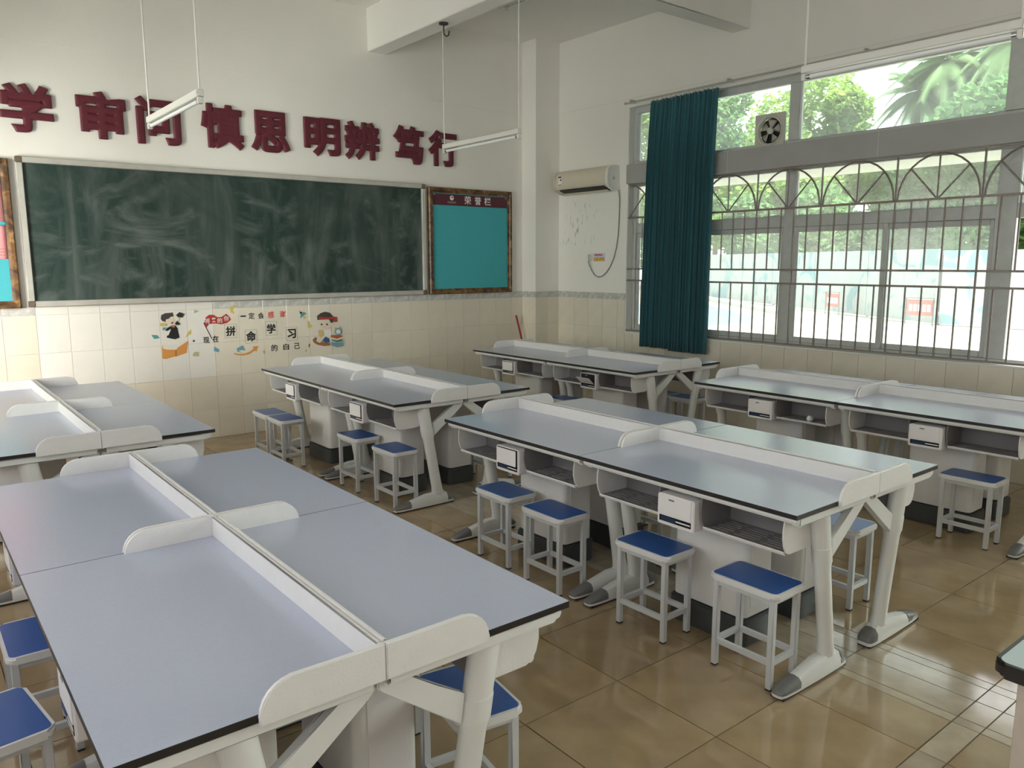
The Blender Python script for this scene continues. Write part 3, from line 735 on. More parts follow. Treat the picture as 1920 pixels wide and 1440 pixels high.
# wall stickers: thin vinyl cut-outs on the tiles
DECALS = {
 'graduate': [
  ('hair','d_hair',[(1.999,1.211),(2.006,1.247),(2.042,1.264),(2.087,1.265),(2.11,1.269),(2.116,1.242),(2.112,1.221),(2.089,1.225),(2.068,1.208),(2.048,1.206),(2.041,1.182),(2.012,1.189)]),
  ('face','d_skin',[(2.042,1.198),(2.053,1.208),(2.068,1.205),(2.09,1.228),(2.115,1.229),(2.126,1.2),(2.121,1.173),(2.099,1.148),(2.064,1.144),(2.045,1.161)]),
  ('mouth','d_brown',[(2.111,1.168),(2.107,1.161),(2.098,1.158),(2.089,1.162),(2.086,1.17),(2.09,1.177),(2.099,1.18),(2.108,1.176)]),
  ('gown','d_black',[(2.079,1.138),(2.125,1.146),(2.143,1.119),(2.157,1.025),(2.116,1.011),(2.086,1.018),(2.039,1.032),(2.043,1.05),(2.058,1.055),(2.081,1.101)]),
  ('sleeve','d_black',[(2.079,1.138),(2.052,1.124),(2.033,1.098),(2.051,1.095),(2.082,1.117)]),
  ('sleeve','d_black',[(2.12,1.157),(2.143,1.188),(2.169,1.16),(2.165,1.147),(2.14,1.146)]),
  ('arm','d_skin',[(2.143,1.188),(2.145,1.22),(2.167,1.219),(2.157,1.182)]),
  ('cap','d_black',[(2.133,1.239),(2.171,1.269),(2.218,1.249),(2.202,1.236),(2.201,1.217),(2.15,1.222),(2.148,1.233)]),
  ('bow','d_brown',[(2.079,1.144),(2.12,1.147),(2.118,1.123),(2.093,1.127)]),
  ('flower','d_yellow',[(2.043,1.156),(2.034,1.148),(2.027,1.139),(2.011,1.141),(1.996,1.141),(1.989,1.15),(1.982,1.159),(1.99,1.167),(1.998,1.176),(2.013,1.174),(2.029,1.174),(2.036,1.165)]),
  ('pot','d_teal',[(2.008,1.131),(2.04,1.13),(2.039,1.109),(2.006,1.105)]),
 ],
 'book': [
  ('cover','d_orange',[(1.991,0.953),(2.017,0.97),(2.075,0.936),(2.115,0.931),(2.159,0.974),(2.217,0.997),(2.237,0.99),(2.212,0.873),(2.12,0.845),(2.105,0.846),(2.023,0.828),(1.988,0.834)]),
  ('pages','d_cream',[(1.996,0.95),(2.02,0.976),(2.07,0.941),(2.116,0.936),(2.164,0.976),(2.217,1.002),(2.235,0.989),(2.13,0.927),(2.119,0.909),(2.039,0.917),(2.004,0.928)]),
  ('spine','d_brown',[(2.111,0.91),(2.122,0.909),(2.118,0.848),(2.107,0.848)]),
 ],
 'notebook': [
  ('cover','d_teal',[(1.905,1.066),(1.956,1.061),(1.979,1.03),(1.927,1.026)]),
 ],
 'pencil': [
  ('body','d_yellow',[(2.211,1.019),(2.237,1.071),(2.268,1.099),(2.27,1.058),(2.241,1.041)]),
 ],
 'plane': [
  ('wing','d_grey',[(2.311,1.285),(2.357,1.27),(2.306,1.25)]),
 ],
 'diamond': [
  ('body','d_navy',[(2.273,0.983),(2.289,0.998),(2.302,0.985),(2.287,0.971)]),
 ],
 'flag': [
  ('cloth','d_red',[(2.398,1.16),(2.414,1.208),(2.447,1.231),(2.49,1.229),(2.531,1.202),(2.569,1.206),(2.615,1.234),(2.646,1.203),(2.658,1.174),(2.62,1.143),(2.565,1.132),(2.495,1.144),(2.442,1.141),(2.413,1.104),(2.399,1.138)]),
  ('pole','d_dark',[(2.387,1.155),(2.395,1.157),(2.465,0.993),(2.457,0.99)]),
 ],
 'fist': [
  ('burst','d_yellow',[(2.73,1.274),(2.717,1.261),(2.716,1.241),(2.699,1.242),(2.686,1.228),(2.675,1.243),(2.658,1.243),(2.659,1.263),(2.647,1.277),(2.661,1.29),(2.661,1.31),(2.679,1.308),(2.691,1.322),(2.703,1.307),(2.72,1.307),(2.718,1.288)]),
  ('hand','d_cream',[(2.749,1.265),(2.738,1.245),(2.714,1.238),(2.691,1.247),(2.683,1.267),(2.694,1.286),(2.718,1.294),(2.741,1.285)]),
  ('wrist','d_cream',[(2.693,1.245),(2.748,1.243),(2.723,1.194),(2.706,1.197)]),
 ],
 'bluebook': [
  ('cover','d_blue',[(2.479,0.914),(2.528,0.883),(2.519,0.856),(2.471,0.873)]),
 ],
 'greenbooks': [
  ('stack','d_olive',[(2.271,0.858),(2.29,0.878),(2.33,0.875),(2.327,0.829),(2.269,0.836)]),
 ],
 'arrow': [
  ('shaft','d_orange',[(2.664,0.839),(2.676,0.822),(2.715,0.81),(2.759,0.805),(2.817,0.812),(2.846,0.824),(2.882,0.847),(2.898,0.834),(2.922,0.892),(2.861,0.89),(2.871,0.87),(2.836,0.844),(2.783,0.825),(2.727,0.824)]),
  ('books','d_blue',[(2.697,0.882),(2.763,0.911),(2.786,0.859),(2.736,0.84),(2.703,0.848)]),
  ('label','d_cream',[(2.715,0.858),(2.772,0.86),(2.779,0.848),(2.737,0.842)]),
 ],
 'lamp': [
  ('shade','d_teal',[(3.383,1.152),(3.395,1.202),(3.427,1.218),(3.46,1.202)]),
  ('neck','d_black',[(3.375,1.24),(3.387,1.222),(3.411,1.221),(3.401,1.201),(3.386,1.202)]),
  ('bulb','d_yellow',[(3.451,1.161),(3.447,1.151),(3.437,1.146),(3.425,1.147),(3.415,1.153),(3.412,1.163),(3.416,1.172),(3.426,1.178),(3.438,1.177),(3.448,1.171)]),
 ],
 'flask': [
  ('glass','d_yellow',[(3.466,1.122),(3.482,1.124),(3.493,1.091),(3.514,1.066),(3.5,1.046),(3.469,1.048),(3.463,1.069)]),
 ],
 'boy': [
  ('mat','d_brown',[(3.513,0.918),(3.546,0.945),(3.59,0.925),(3.633,0.886),(3.717,0.868),(3.716,0.844),(3.644,0.84),(3.568,0.86),(3.525,0.887)]),
  ('shirt','d_white',[(3.645,1.017),(3.723,1.019),(3.738,0.976),(3.72,0.941),(3.655,0.951)]),
  ('legs','d_skin',[(3.565,0.944),(3.603,0.924),(3.636,0.94),(3.654,0.921),(3.594,0.879),(3.557,0.897)]),
  ('shorts','d_navy',[(3.662,0.944),(3.706,0.918),(3.711,0.875),(3.659,0.878),(3.621,0.899)]),
  ('book','d_tan',[(3.581,1.015),(3.633,1.018),(3.647,0.981),(3.609,0.93),(3.585,0.967)]),
  ('face','d_skin',[(3.599,1.127),(3.715,1.125),(3.732,1.085),(3.759,1.096),(3.761,1.065),(3.731,1.043),(3.704,1.026),(3.639,1.021),(3.602,1.05),(3.594,1.086)]),
  ('hair','d_hair',[(3.572,1.17),(3.615,1.198),(3.666,1.211),(3.718,1.2),(3.755,1.162),(3.774,1.137),(3.759,1.096),(3.732,1.085),(3.708,1.127),(3.599,1.129),(3.576,1.126)]),
  ('headband','d_red',[(3.594,1.16),(3.67,1.148),(3.768,1.153),(3.804,1.148),(3.801,1.094),(3.772,1.095),(3.764,1.129),(3.669,1.129),(3.593,1.137)]),
  ('eye','d_black',[(3.631,1.077),(3.628,1.07),(3.62,1.067),(3.613,1.07),(3.611,1.078),(3.614,1.085),(3.621,1.088),(3.629,1.085)]),
  ('eye','d_black',[(3.694,1.074),(3.69,1.066),(3.683,1.064),(3.676,1.067),(3.673,1.075),(3.676,1.082),(3.684,1.085),(3.691,1.082)]),
  ('mouth','d_brown',[(3.637,1.045),(3.653,1.05),(3.666,1.043),(3.653,1.047)]),
  ('clock_ring','d_blue',[(3.851,0.988),(3.848,0.974),(3.838,0.962),(3.825,0.954),(3.809,0.952),(3.793,0.956),(3.781,0.965),(3.772,0.978),(3.77,0.992),(3.773,1.007),(3.783,1.018),(3.796,1.026),(3.812,1.028),(3.827,1.024),(3.84,1.015),(3.849,1.002)]),
  ('clock_face','d_white',[(3.838,0.987),(3.835,0.976),(3.827,0.968),(3.816,0.964),(3.803,0.964),(3.792,0.97),(3.785,0.979),(3.783,0.99),(3.786,1.001),(3.794,1.01),(3.805,1.014),(3.818,1.013),(3.828,1.008),(3.836,0.999)]),
  ('bell','d_tan',[(3.792,1.028),(3.788,1.02),(3.779,1.017),(3.769,1.021),(3.766,1.029),(3.77,1.036),(3.78,1.039),(3.789,1.035)]),
  ('bell','d_tan',[(3.845,1.034),(3.841,1.026),(3.832,1.024),(3.822,1.027),(3.819,1.035),(3.823,1.043),(3.832,1.045),(3.842,1.042)]),
  ('book','d_red2',[(3.72,0.953),(3.832,0.952),(3.864,0.932),(3.791,0.912),(3.72,0.935)]),
  ('pages','d_cream',[(3.726,0.931),(3.791,0.911),(3.864,0.929),(3.864,0.913),(3.79,0.895),(3.728,0.913)]),
  ('book','d_green',[(3.728,0.911),(3.79,0.895),(3.844,0.908),(3.856,0.884),(3.783,0.877),(3.731,0.898)]),
  ('book','d_blue',[(3.717,0.883),(3.789,0.867),(3.862,0.871),(3.854,0.835),(3.794,0.821),(3.722,0.844)]),
 ],
 'star': [
  ('body','d_olive',[(2.963,0.829),(2.981,0.851),(2.994,0.827),(2.978,0.802)]),
 ],
 'star2': [
  ('body','d_brown',[(3.461,0.858),(3.477,0.884),(3.487,0.863),(3.47,0.834)]),
 ],
 'star3': [
  ('body','d_olive',[(3.423,0.806),(3.435,0.82),(3.444,0.806),(3.432,0.792)]),
 ],
}
SLOGAN = [('将', 2.427, 1.172, 0.051),('来', 2.489, 1.18, 0.049),('的', 2.548, 1.171, 0.049),('你', 2.612, 1.188, 0.053),('现', 2.406, 0.984, 0.063),('在', 2.495, 0.991, 0.064),('拼', 2.649, 1.058, 0.1),('一', 2.782, 1.202, 0.058),('定', 2.867, 1.202, 0.065),('会', 2.964, 1.2, 0.065),('感', 3.069, 1.204, 0.068),('谢', 3.196, 1.207, 0.069),('命', 2.852, 0.996, 0.107),('学', 3.066, 1.061, 0.1),('习', 3.284, 0.997, 0.099),('的', 3.09, 0.861, 0.069),('自', 3.216, 0.863, 0.067),('己', 3.337, 0.864, 0.064),]

META = {'graduate': ('graduate_sticker', 'wall sticker of a cheering child in a black graduation gown'), 'book': ('open_book_sticker', 'orange open book sticker below the graduation gown child'),
        'notebook': ('notebook_sticker', 'small teal book sticker at the far left of the slogan'), 'pencil': ('pencil_sticker', 'yellow pencil sticker beside the graduation gown child'),
        'plane': ('paper_plane_sticker', 'grey paper plane sticker right of the graduation cap'), 'diamond': ('diamond_sticker', 'small dark blue diamond sticker left of the character 现'),
        'flag': ('flag_sticker', 'red flag sticker with white lettering on a slanting pole'), 'fist': ('fist_sticker', 'yellow starburst sticker with a raised fist above the red flag'),
        'bluebook': ('blue_book_sticker', 'small pale blue book sticker under the character 在'), 'greenbooks': ('book_stack_sticker', 'small olive book stack sticker right of the orange open book'),
        'arrow': ('arrow_sticker', 'orange curved arrow sticker carrying blue books'), 'lamp': ('desk_lamp_sticker', 'teal desk lamp sticker right of the character 谢'),
        'flask': ('flask_sticker', 'small yellow flask sticker left of the reading boy'), 'boy': ('reading_boy_sticker', 'wall sticker of a boy with red headband reading by stacked books'),
        'star': ('star_sticker', 'olive diamond star sticker right of the orange arrow'), 'star2': ('star_sticker', 'reddish diamond star sticker below the yellow flask'), 'star3': ('star_sticker', 'tiny olive diamond star sticker right of the character 己')}
for key, parts in DECALS.items():
    nm, lab = META[key]
    cx = sum(p[0] for p in parts[0][2]) / len(parts[0][2]); cz = sum(p[1] for p in parts[0][2]) / len(parts[0][2])
    if len(parts) == 1:
        o = obj(nm, prism(bmesh.new(), [(p[0] - cx, p[1] - cz) for p in parts[0][2]], 'y', -.001, 0), parts[0][1], None, 0, loc=(cx, 7.8396, cz)); tag(o, lab, 'sticker'); continue
    t = thing(nm, lab, 'sticker', (cx, 7.8396, cz))
    for i, (pn, pm, pts) in enumerate(parts):
        obj(pn, prism(bmesh.new(), [(p[0] - cx, p[1] - cz) for p in pts], 'y', -.0008 * (i + 1), -.0008 * i if i else 0), pm, t, 0)
    if key == 'flag':
        for c, x, z, h in SLOGAN[:4]:
            o = obj('character', text_fit(c, h * .95, h, .0006, wide=.0006), 'd_white', t, 0); o.location = (x - cx, -.0017, z - cz)
sl_names = {'拼': (2.589, 2.709, .991, 1.128), '命': (2.791, 2.912, .927, 1.062), '学': (3.007, 3.127, .994, 1.136), '习': (3.223, 3.345, .925, 1.067)}
for c, x, z, h in SLOGAN[4:]:
    red = c in '感谢'
    if c in sl_names:
        x0, x1, z0, z1 = sl_names[c]
        t = thing('character_sticker', '%s black squared character of the tile wall slogan, reading %s' % (ORD['拼命学习'.index(c)], c), 'sticker', (x, 7.8396, z), group='slogan characters on the tiles')
        bm = B(x0 - x, x1 - x, -.0006, 0, z1 - z - .002, z1 - z); box(bm, x0 - x, x1 - x, -.0006, 0, z0 - z, z0 - z + .002); box(bm, x0 - x, x0 - x + .002, -.0006, 0, z0 - z, z1 - z); box(bm, x1 - x - .002, x1 - x, -.0006, 0, z0 - z, z1 - z)
        obj('square_outline', bm, 'd_dark', t, 0)
        obj('glyph', text_fit(c, h * .95, h, .0008, wide=.0035), 'd_black', t, 0)
    else:
        hh = .014 if c == '一' else h
        o = obj('character_sticker', text_fit(c, .055 if c == '一' else h * .95, hh, .0008, wide=0 if c == '一' else .0012), 'd_redtext' if red else 'd_black', None, 0); o.location = (x, 7.8396, z)
        tag(o, {'现': 'black character sticker left of the flag pole foot', '在': 'black character sticker right of the flag pole foot', '一': 'black single stroke sticker right of the yellow fist', '定': 'black character sticker second in the top slogan row', '会': 'black character sticker just left of the red ones', '感': 'left one of the two red character stickers', '谢': 'right one of the two red character stickers', '的': 'leftmost black character sticker in the bottom slogan row', '自': 'middle black character sticker in the bottom slogan row', '己': 'rightmost black character sticker in the bottom slogan row'}[c], 'sticker', 'slogan characters on the tiles')

# red handle leaning in the corner
br = thing('pole', 'thin red pole leaning in the corner behind the far desks', 'pole', (6.32, 7.76, 0))
obj('handle', tube(bmesh.new(), [(.06, -.10, .12), (.012, -.02, .72), (-.045, .035, 1.06)], .0125, 10), 'red_stick', br)
obj('head', B(-.10, .085, -.13, -.07, .10, .15, bev=.01), 'red_stick', br)
bm = bmesh.new()
for k in range(24):
    x = -.09 + .165 * k / 23; tube(bm, [(x, -.10, .11), (x + random.uniform(-.01, .005), -.10 + random.uniform(-.03, .02), .002)], .006, 5)
obj('bristles', bm, 'd_tan', br)['kind'] = 'stuff'

# ------------------------------------------------------------------ lamps
def hanging_lamp(label, x, y0, y1, z, ztop):
    t = thing('tube_lamp', label, 'lamp', (x, y0, z), group='hanging tube lamps')
    L = y1 - y0
    obj('channel', B(-.022, .022, 0, L, .0, .045, bev=.004, seg=1), 'lamp_white', t, 0)
    for y in (0, L - .03): obj('lamp_holder', B(-.016, .016, y, y + .03, -.042, .0, bev=.004, seg=1), 'lamp_white', t, 0)
    tb = obj('tube', tube(bmesh.new(), [(0, .03, -.022), (0, L - .03, -.022)], .013, 12), 'tube_glass', t)
    for y in (.03, L - .055): obj('end_ferrule', tube(bmesh.new(), [(0, y, -.022), (0, y + .025, -.022)], .0135, 12), 'chrome', tb)
    for y in (.015, L - .015):
        obj('rod', tube(bmesh.new(), [(0, y, .045), (0, y, ztop - z)], .0065, 8), 'lamp_white', t)
    return t
hanging_lamp('white tube lamp on two rods hanging before the third raised character', 1.633, 5.131, 6.331, 2.748, ZC)
hanging_lamp('white tube lamp on two rods hanging before the last raised character', 4.463, 5.485, 6.685, 2.842, 3.965)
hanging_lamp('white tube lamp on a rod hanging before the upper window pane', 4.50, 1.60, 2.80, 2.86, 3.965)
ct = thing('ceiling_lamp', 'twin tube batten lamp fixed to the ceiling right of the beam', 'lamp', (5.30, 5.55, ZC))
obj('batten', prism(bmesh.new(), [(-.085, 0), (-.07, -.02), (-.02, -.045), (.02, -.045), (.07, -.02), (.085, 0)], 'y', 0, 1.25), 'alu', ct, 0)
for x in (-.05, .05):
    obj('tube', tube(bmesh.new(), [(x, .03, -.055), (x, 1.22, -.055)], .013, 10), 'tube_glass', ct)
    for y in (.0, 1.22): obj('lamp_holder', B(x - .012, x + .012, y, y + .03, -.072, -.02), 'lamp_white', ct, 0)
hk = thing('ceiling_hook', 'dark iron fan hook under the ceiling beam', 'hook', (4.36, 6.50, 3.965))
obj('plate', tube(bmesh.new(), [(0, 0, 0), (0, 0, -.012)], .045, 16), 'iron_dark', hk)
obj('hook', tube(bmesh.new(), [(0, 0, -.01), (0, 0, -.07)] + [(-.02 + .022 * math.cos(R(a)), 0, -.08 + .03 * math.sin(R(a))) for a in (0, -45, -90, -135, -180)][0:0] + [(.0, 0, -.07), (.004, .0, -.10), (.03, -.0, -.115), (.055, 0, -.10), (.062, 0, -.06)], .006, 8), 'iron_dark', hk)

# ------------------------------------------------------------------ two-seat lab desks (u = distance from the divider, v = along the desk)
DL, DD, DH = 1.198, 0.598, 0.78
def make_desk(sg):
    def Bx(u0, u1, v0, v1, z0, z1, **k):
        a, b = sorted((sg * v0, sg * v1)); return B(-u1, -u0, a, b, z0, z1, **k)
    def Pv(pts, v0, v1, bev=0.0):          # profile in (u, z) extruded along v
        return prism(bmesh.new(), [(-u, z) for u, z in pts], 'y', sg * v0, sg * v1, bev)
    t = bpy.data.objects.new('lab_desk', None); COL.objects.link(t); t.empty_display_size = .1
    top = obj('tabletop', Bx(.001, DD, .001, DL, DH - .0195, DH - .0008), 'edge_black', t, 0)
    obj('laminate', prism(bmesh.new(), rrect(-DD + .0005, -.0015, min(sg * .0015, sg * (DL - .0005)), max(sg * .0015, sg * (DL - .0005)), .002), 'z', DH - .0009, DH), 'laminate', top, 0)
    # raised back panel and the two rounded end panels
    obj('back_panel', Bx(.001, .016, .002, DL - .001, DH - .03, .850, bev=.004), 'white_plastic', t)
    def endp(v0, v1, zb):
        r = .075; pts = [(.001, zb), (.303, zb), (.303, .850 - r)] + [(.303 - r + r * math.cos(R(a)), .850 - r + r * math.sin(R(a))) for a in range(15, 91, 15)] + [(.001, .850)]
        return Pv(pts, v0, v1, .003)
    obj('end_panel', endp(-.016, .0, .757), 'white_plastic', t)
    obj('end_panel', endp(DL - .015, DL - .001, DH + .0003), 'white_plastic', t)
    # steel frame under the top
    fr = [(.520, .760), (.568, .760), (.578, .757), (.580, .745), (.574, .734), (.560, .730), (.520, .730)]
    obj('front_rail', Pv(fr, .012, DL - .012, .002), 'white_steel', t)
    obj('rear_rail', Bx(.018, .050, .05, DL - .05,   .722, .760), 'white_steel', t, 0)
    for v0 in (.010, DL - .052): obj('end_rail', Bx(.018, .560, v0, v0 + .042,   .722, .760, bev=.006), 'white_steel', t)
    # slanting legs on long feet
    for vc in (.055, DL - .055):
        rings = []
        for z, rx, ry in ((.724, .047, .037), (.60, .046, .036), (.505, .0455, .0355), (.495, .043, .034), (.485, .041, .0325), (.25, .040, .0315), (.13, .041, .032), (.098, .046, .033), (.080, .055, .034)):
            u = .226 + (z - .09) / .61 * .108
            rings.append(ellipse_ring(-u, sg * vc, z, rx, ry, 18))
        leg = obj('leg', loft(bmesh.new(), rings), 'white_steel', t, 40)
        rg = [ellipse_ring(-(.226 + (z - .09) / .61 * .108), sg * vc, z, .0485, .0385, 18) for z in (.512, .575)]
        obj('collar', loft(bmesh.new(), rg), 'white_steel', leg, 40)
        obj('brace', Pv([(.262, .600), (.085, .712), (.070, .728), (.004, .728), (.004, .706), (.022, .692), (.250, .515)], vc - .016, vc + .016, .004), 'white_steel', leg)
        def sect(u, h, w, zb=.010, gr=0.0):
            w += gr; h += gr; v = sg * vc
            return [(-u, v - w, zb), (-u, v - w, zb + (h - zb) * .55), (-u, v - w * .62, h - (h - zb) * .08), (-u, v, h), (-u, v + w * .62, h - (h - zb) * .08), (-u, v + w, zb + (h - zb) * .55), (-u, v + w, zb)]
        F = [(.590, .020, .012), (.583, .032, .024), (.560, .042, .030), (.500, .056, .034), (.400, .078, .036), (.320, .094, .037), (.180, .094, .037), (.140, .072, .036), (.110, .052, .032), (.100, .034, .022)]
        foot = obj('foot', loft(bmesh.new(), [sect(*f) for f in F]), 'white_steel', t, 45)
        obj('toe_cap', loft(bmesh.new(), [sect(u, h, w, .022, .0015) for u, h, w in ((.5915, .0215, .012), (.583, .032, .024), (.560, .042, .030), (.500, .056, .034), (.465, .064, .0345))]), 'cap_grey', foot, 45)
        obj('heel_cap', loft(bmesh.new(), [sect(u, h, w, .026, .0015) for u, h, w in ((.158, .081, .0365), (.140, .072, .036), (.110, .052, .032), (.0985, .0345, .022))]), 'cap_grey', foot, 45)
        obj('sole', Bx(.108, .580, vc - .030, vc + .030, 0, .0105), 'rubber', foot, 0)
    # open storage bins left and right of the control box
    for v0, v1 in ((.080, .485), (.713, 1.118)):
        bn = obj('storage_bin', Bx(.336, .343, v0 + .006, v1 - .006, .590, .722), 'shaded_bin_grey', t, 0)
        prof = [(.334, .724), (.548, .724), (.554, .690), (.552, .650), (.545, .615), (.530, .590), (.505, .580), (.365, .580), (.343, .592), (.334, .62)]
        for va, vb in ((v0, v0 + .007), (v1 - .007, v1)): obj('bin_side', Pv(prof, va, vb, .002), 'white_plastic' if (va == .080 or vb == 1.118) else 'shaded_bin_grey', bn)
        bt = bmesh.new()
        def add(u0, u1, va, vb):
            a, b = sorted((sg * va, sg * vb)); box(bt, -u1, -u0, a, b, .584, .590)
        rows = [.375 + .024 * k for k in range(6)]; w = v1 - v0 - .014; s0 = v0 + .007
        add(.343, rows[0] - .004, s0, s0 + w); add(rows[-1] + .004, .532, s0, s0 + w)
        for a, b in zip(rows, rows[1:]): add(a + .004, b - .004, s0, s0 + w)
        for i, r_ in enumerate(rows):
            off = .012 * (i % 2); cuts = [(.02 + off, .12 + off), (.15 + off, .25 + off), (.28 + off, .365 + off)]
            p = 0
            for c0, c1 in cuts: add(r_ - .004, r_ + .004, s0 + p, s0 + c0); p = c1
            add(r_ - .004, r_ + .004, s0 + p, s0 + w)
        obj('slotted_bottom', bt, 'shaded_bin_grey', bn, 0)
        obj('front_lip', Pv([(.525, .578), (.536, .582), (.541, .592), (.536, .596), (.525, .590)], v0 + .007, v1 - .007), 'white_plastic', bn)
    # control box with flap and dark strip
    cb = obj('control_box', prism(bmesh.new(), rrect(min(sg * .497, sg * .703), max(sg * .497, sg * .703), .565, .707, .012), 'x', -.578, -.40, .004), 'panel_white', t, 40)
    vm = sg * .6
    obj('flap', prism(bmesh.new(), rrect(-.088, .088, .0, .092, .004), 'x', -.003, .0, .001), 'panel_white', cb, 0, loc=(-.5785, vm, .611))
    obj('grip', B(-.5825, -.5812, vm + .005, vm + .035, .683, .690), 'cap_grey', cb, 0)
    st = obj('label_strip', B(-.5800, -.5782, vm - .088, vm + .088, .582, .609), 'stripe_black', cb, 0)
    obj('navy_field', B(-.5806, -.5798, vm + .002, vm + .084, .580, .597), 'stripe_navy', st, 0) if False else obj('navy_field', B(-.5806, -.5798, vm - .004, vm + .080, .583, .604), 'stripe_navy', st, 0)
    obj('white_bar', B(-.5806, -.5798, vm - .084, vm - .006, .592, .598), 'panel_white', st, 0)
    # service pedestal under the middle
    pd = obj('pedestal', prism(bmesh.new(), rrect(-.330, -.110, min(sg * .395, sg * .805), max(sg * .395, sg * .805), .032), 'z', .135, .722), 'white_plastic', t, 40)
    for v in (.395, .805): obj('ribbed_panel', Bx(.155, .285, v - .0025, v + .0025, .18, .70), 'panel_white', pd, 0)
    pl = obj('plinth', prism(bmesh.new(), rrect(-.343, -.097, min(sg * .382, sg * .818), max(sg * .382, sg * .818), .03), 'z', 0, .128, .008), 'plinth_grey', pd, 40)
    return t

deskA, deskB = make_desk(1), make_desk(-1)
km = kid_map()
CL = {'A': (.8326, 1.538, 'nearest cluster at the left'), 'B': (3.2075, 1.548, 'middle column cluster nearer the camera'), 'E': (5.607, 1.540, 'window side cluster nearer the camera'),
      'F': (.815, 4.545, 'left column cluster near the chalkboard'), 'C': (3.2065, 4.560, 'middle column cluster near the chalkboard'), 'D': (5.6045, 4.580, 'window side cluster under the curtain')}
DESKS = {}
used = set()
for cl, (xc, y0, where) in CL.items():
    for side in ('left', 'right'):
        for end in ('near', 'far'):
            proto = deskA if (side, end) in (('left', 'near'), ('right', 'far')) else deskB
            d = proto if proto not in used else copy_tree(proto, km)
            used.add(proto)
            d.location = (xc, y0 if end == 'near' else y0 + 2.4, 0)
            d.rotation_euler = (0, 0, 0 if side == 'left' else math.pi)
            tag(d, 'grey lab desk, %s end, %s of the divider, %s' % ('camera' if end == 'near' else 'chalkboard', side, where), 'desk', 'two-seat lab desks')
            DESKS[cl, side, end] = d
# a flap standing ajar (dark gap) or folded open on some desks
def sub(d, name, sub2=None):
    for c in bpy.data.objects:
        if c.parent == d and c.name.split('.')[0] == name:
            if sub2 is None: return c
            for g in bpy.data.objects:
                if g.parent == c and g.name.split('.')[0] == sub2: return g
for key in (('B', 'left', 'far'), ('C', 'left', 'near'), ('C', 'left', 'far'), ('D', 'left', 'far')):
    cb = sub(DESKS[key], 'control_box'); fl = sub(DESKS[key], 'control_box', 'flap')
    sg = -1 if key[2] == 'far' else 1
    obj('dark_gap', B(-.5800, -.5782, sg * .6 - .090, sg * .6 + .090, .601, .703), 'dark', cb, 0)
    fl.location.x -= .003; fl.location.z -= .002; fl.location.y += .004; fl.scale = (1, .96, .97)
cb = sub(DESKS['D', 'left', 'near'], 'control_box'); fl = sub(DESKS['D', 'left', 'near'], 'control_box', 'flap')
obj('screen_recess', B(-.5800, -.5782, .6 - .090, .6 + .090, .601, .703), 'dark', cb, 0)
fl.rotation_euler = (0, R(-48), 0); fl.location.x -= .004
fl.location.z += .004

# ------------------------------------------------------------------ stools
def make_stool():
    t = bpy.data.objects.new('stool', None); COL.objects.link(t); t.empty_display_size = .1
    SX, SY, Z = .110, .165, .42
    obj('seat', prism(bmesh.new(), rrect(-SX, SX, -SY, SY, .028, 5), 'z', Z - .026, Z, .007), 'stool_rim', t, 40)
    obj('seat_pad', prism(bmesh.new(), rrect(-SX + .010, SX - .010, -SY + .010, SY - .010, .020, 5), 'z', Z - .001, Z + .0012), 'stool_blue', t, 40)
    lx, ly, a = .085, .135, .0125
    for x in (-lx, lx):
        for y in (-ly, ly):
            l = obj('leg', B(x - a, x + a, y - a, y + a, .006, Z - .026, bev=.002, seg=1), 'stool_steel', t, 0)
            obj('foot_cap', B(x - a + .001, x + a - .001, y - a + .001, y + a - .001, 0, .012), 'rubber', l, 0)
    for z0, z1, nm in ((.105, .128, 'stretcher'), (Z - .050, Z - .027, 'seat_rail')):
        for s in (-1, 1):
            obj(nm, B(s * lx - .009, s * lx + .009, -ly + a, ly - a, z0, z1), 'stool_steel', t, 0)
            obj(nm, B(-lx + a, lx - a, s * ly - .009, s * ly + .009, z0, z1), 'stool_steel', t, 0)
    return t
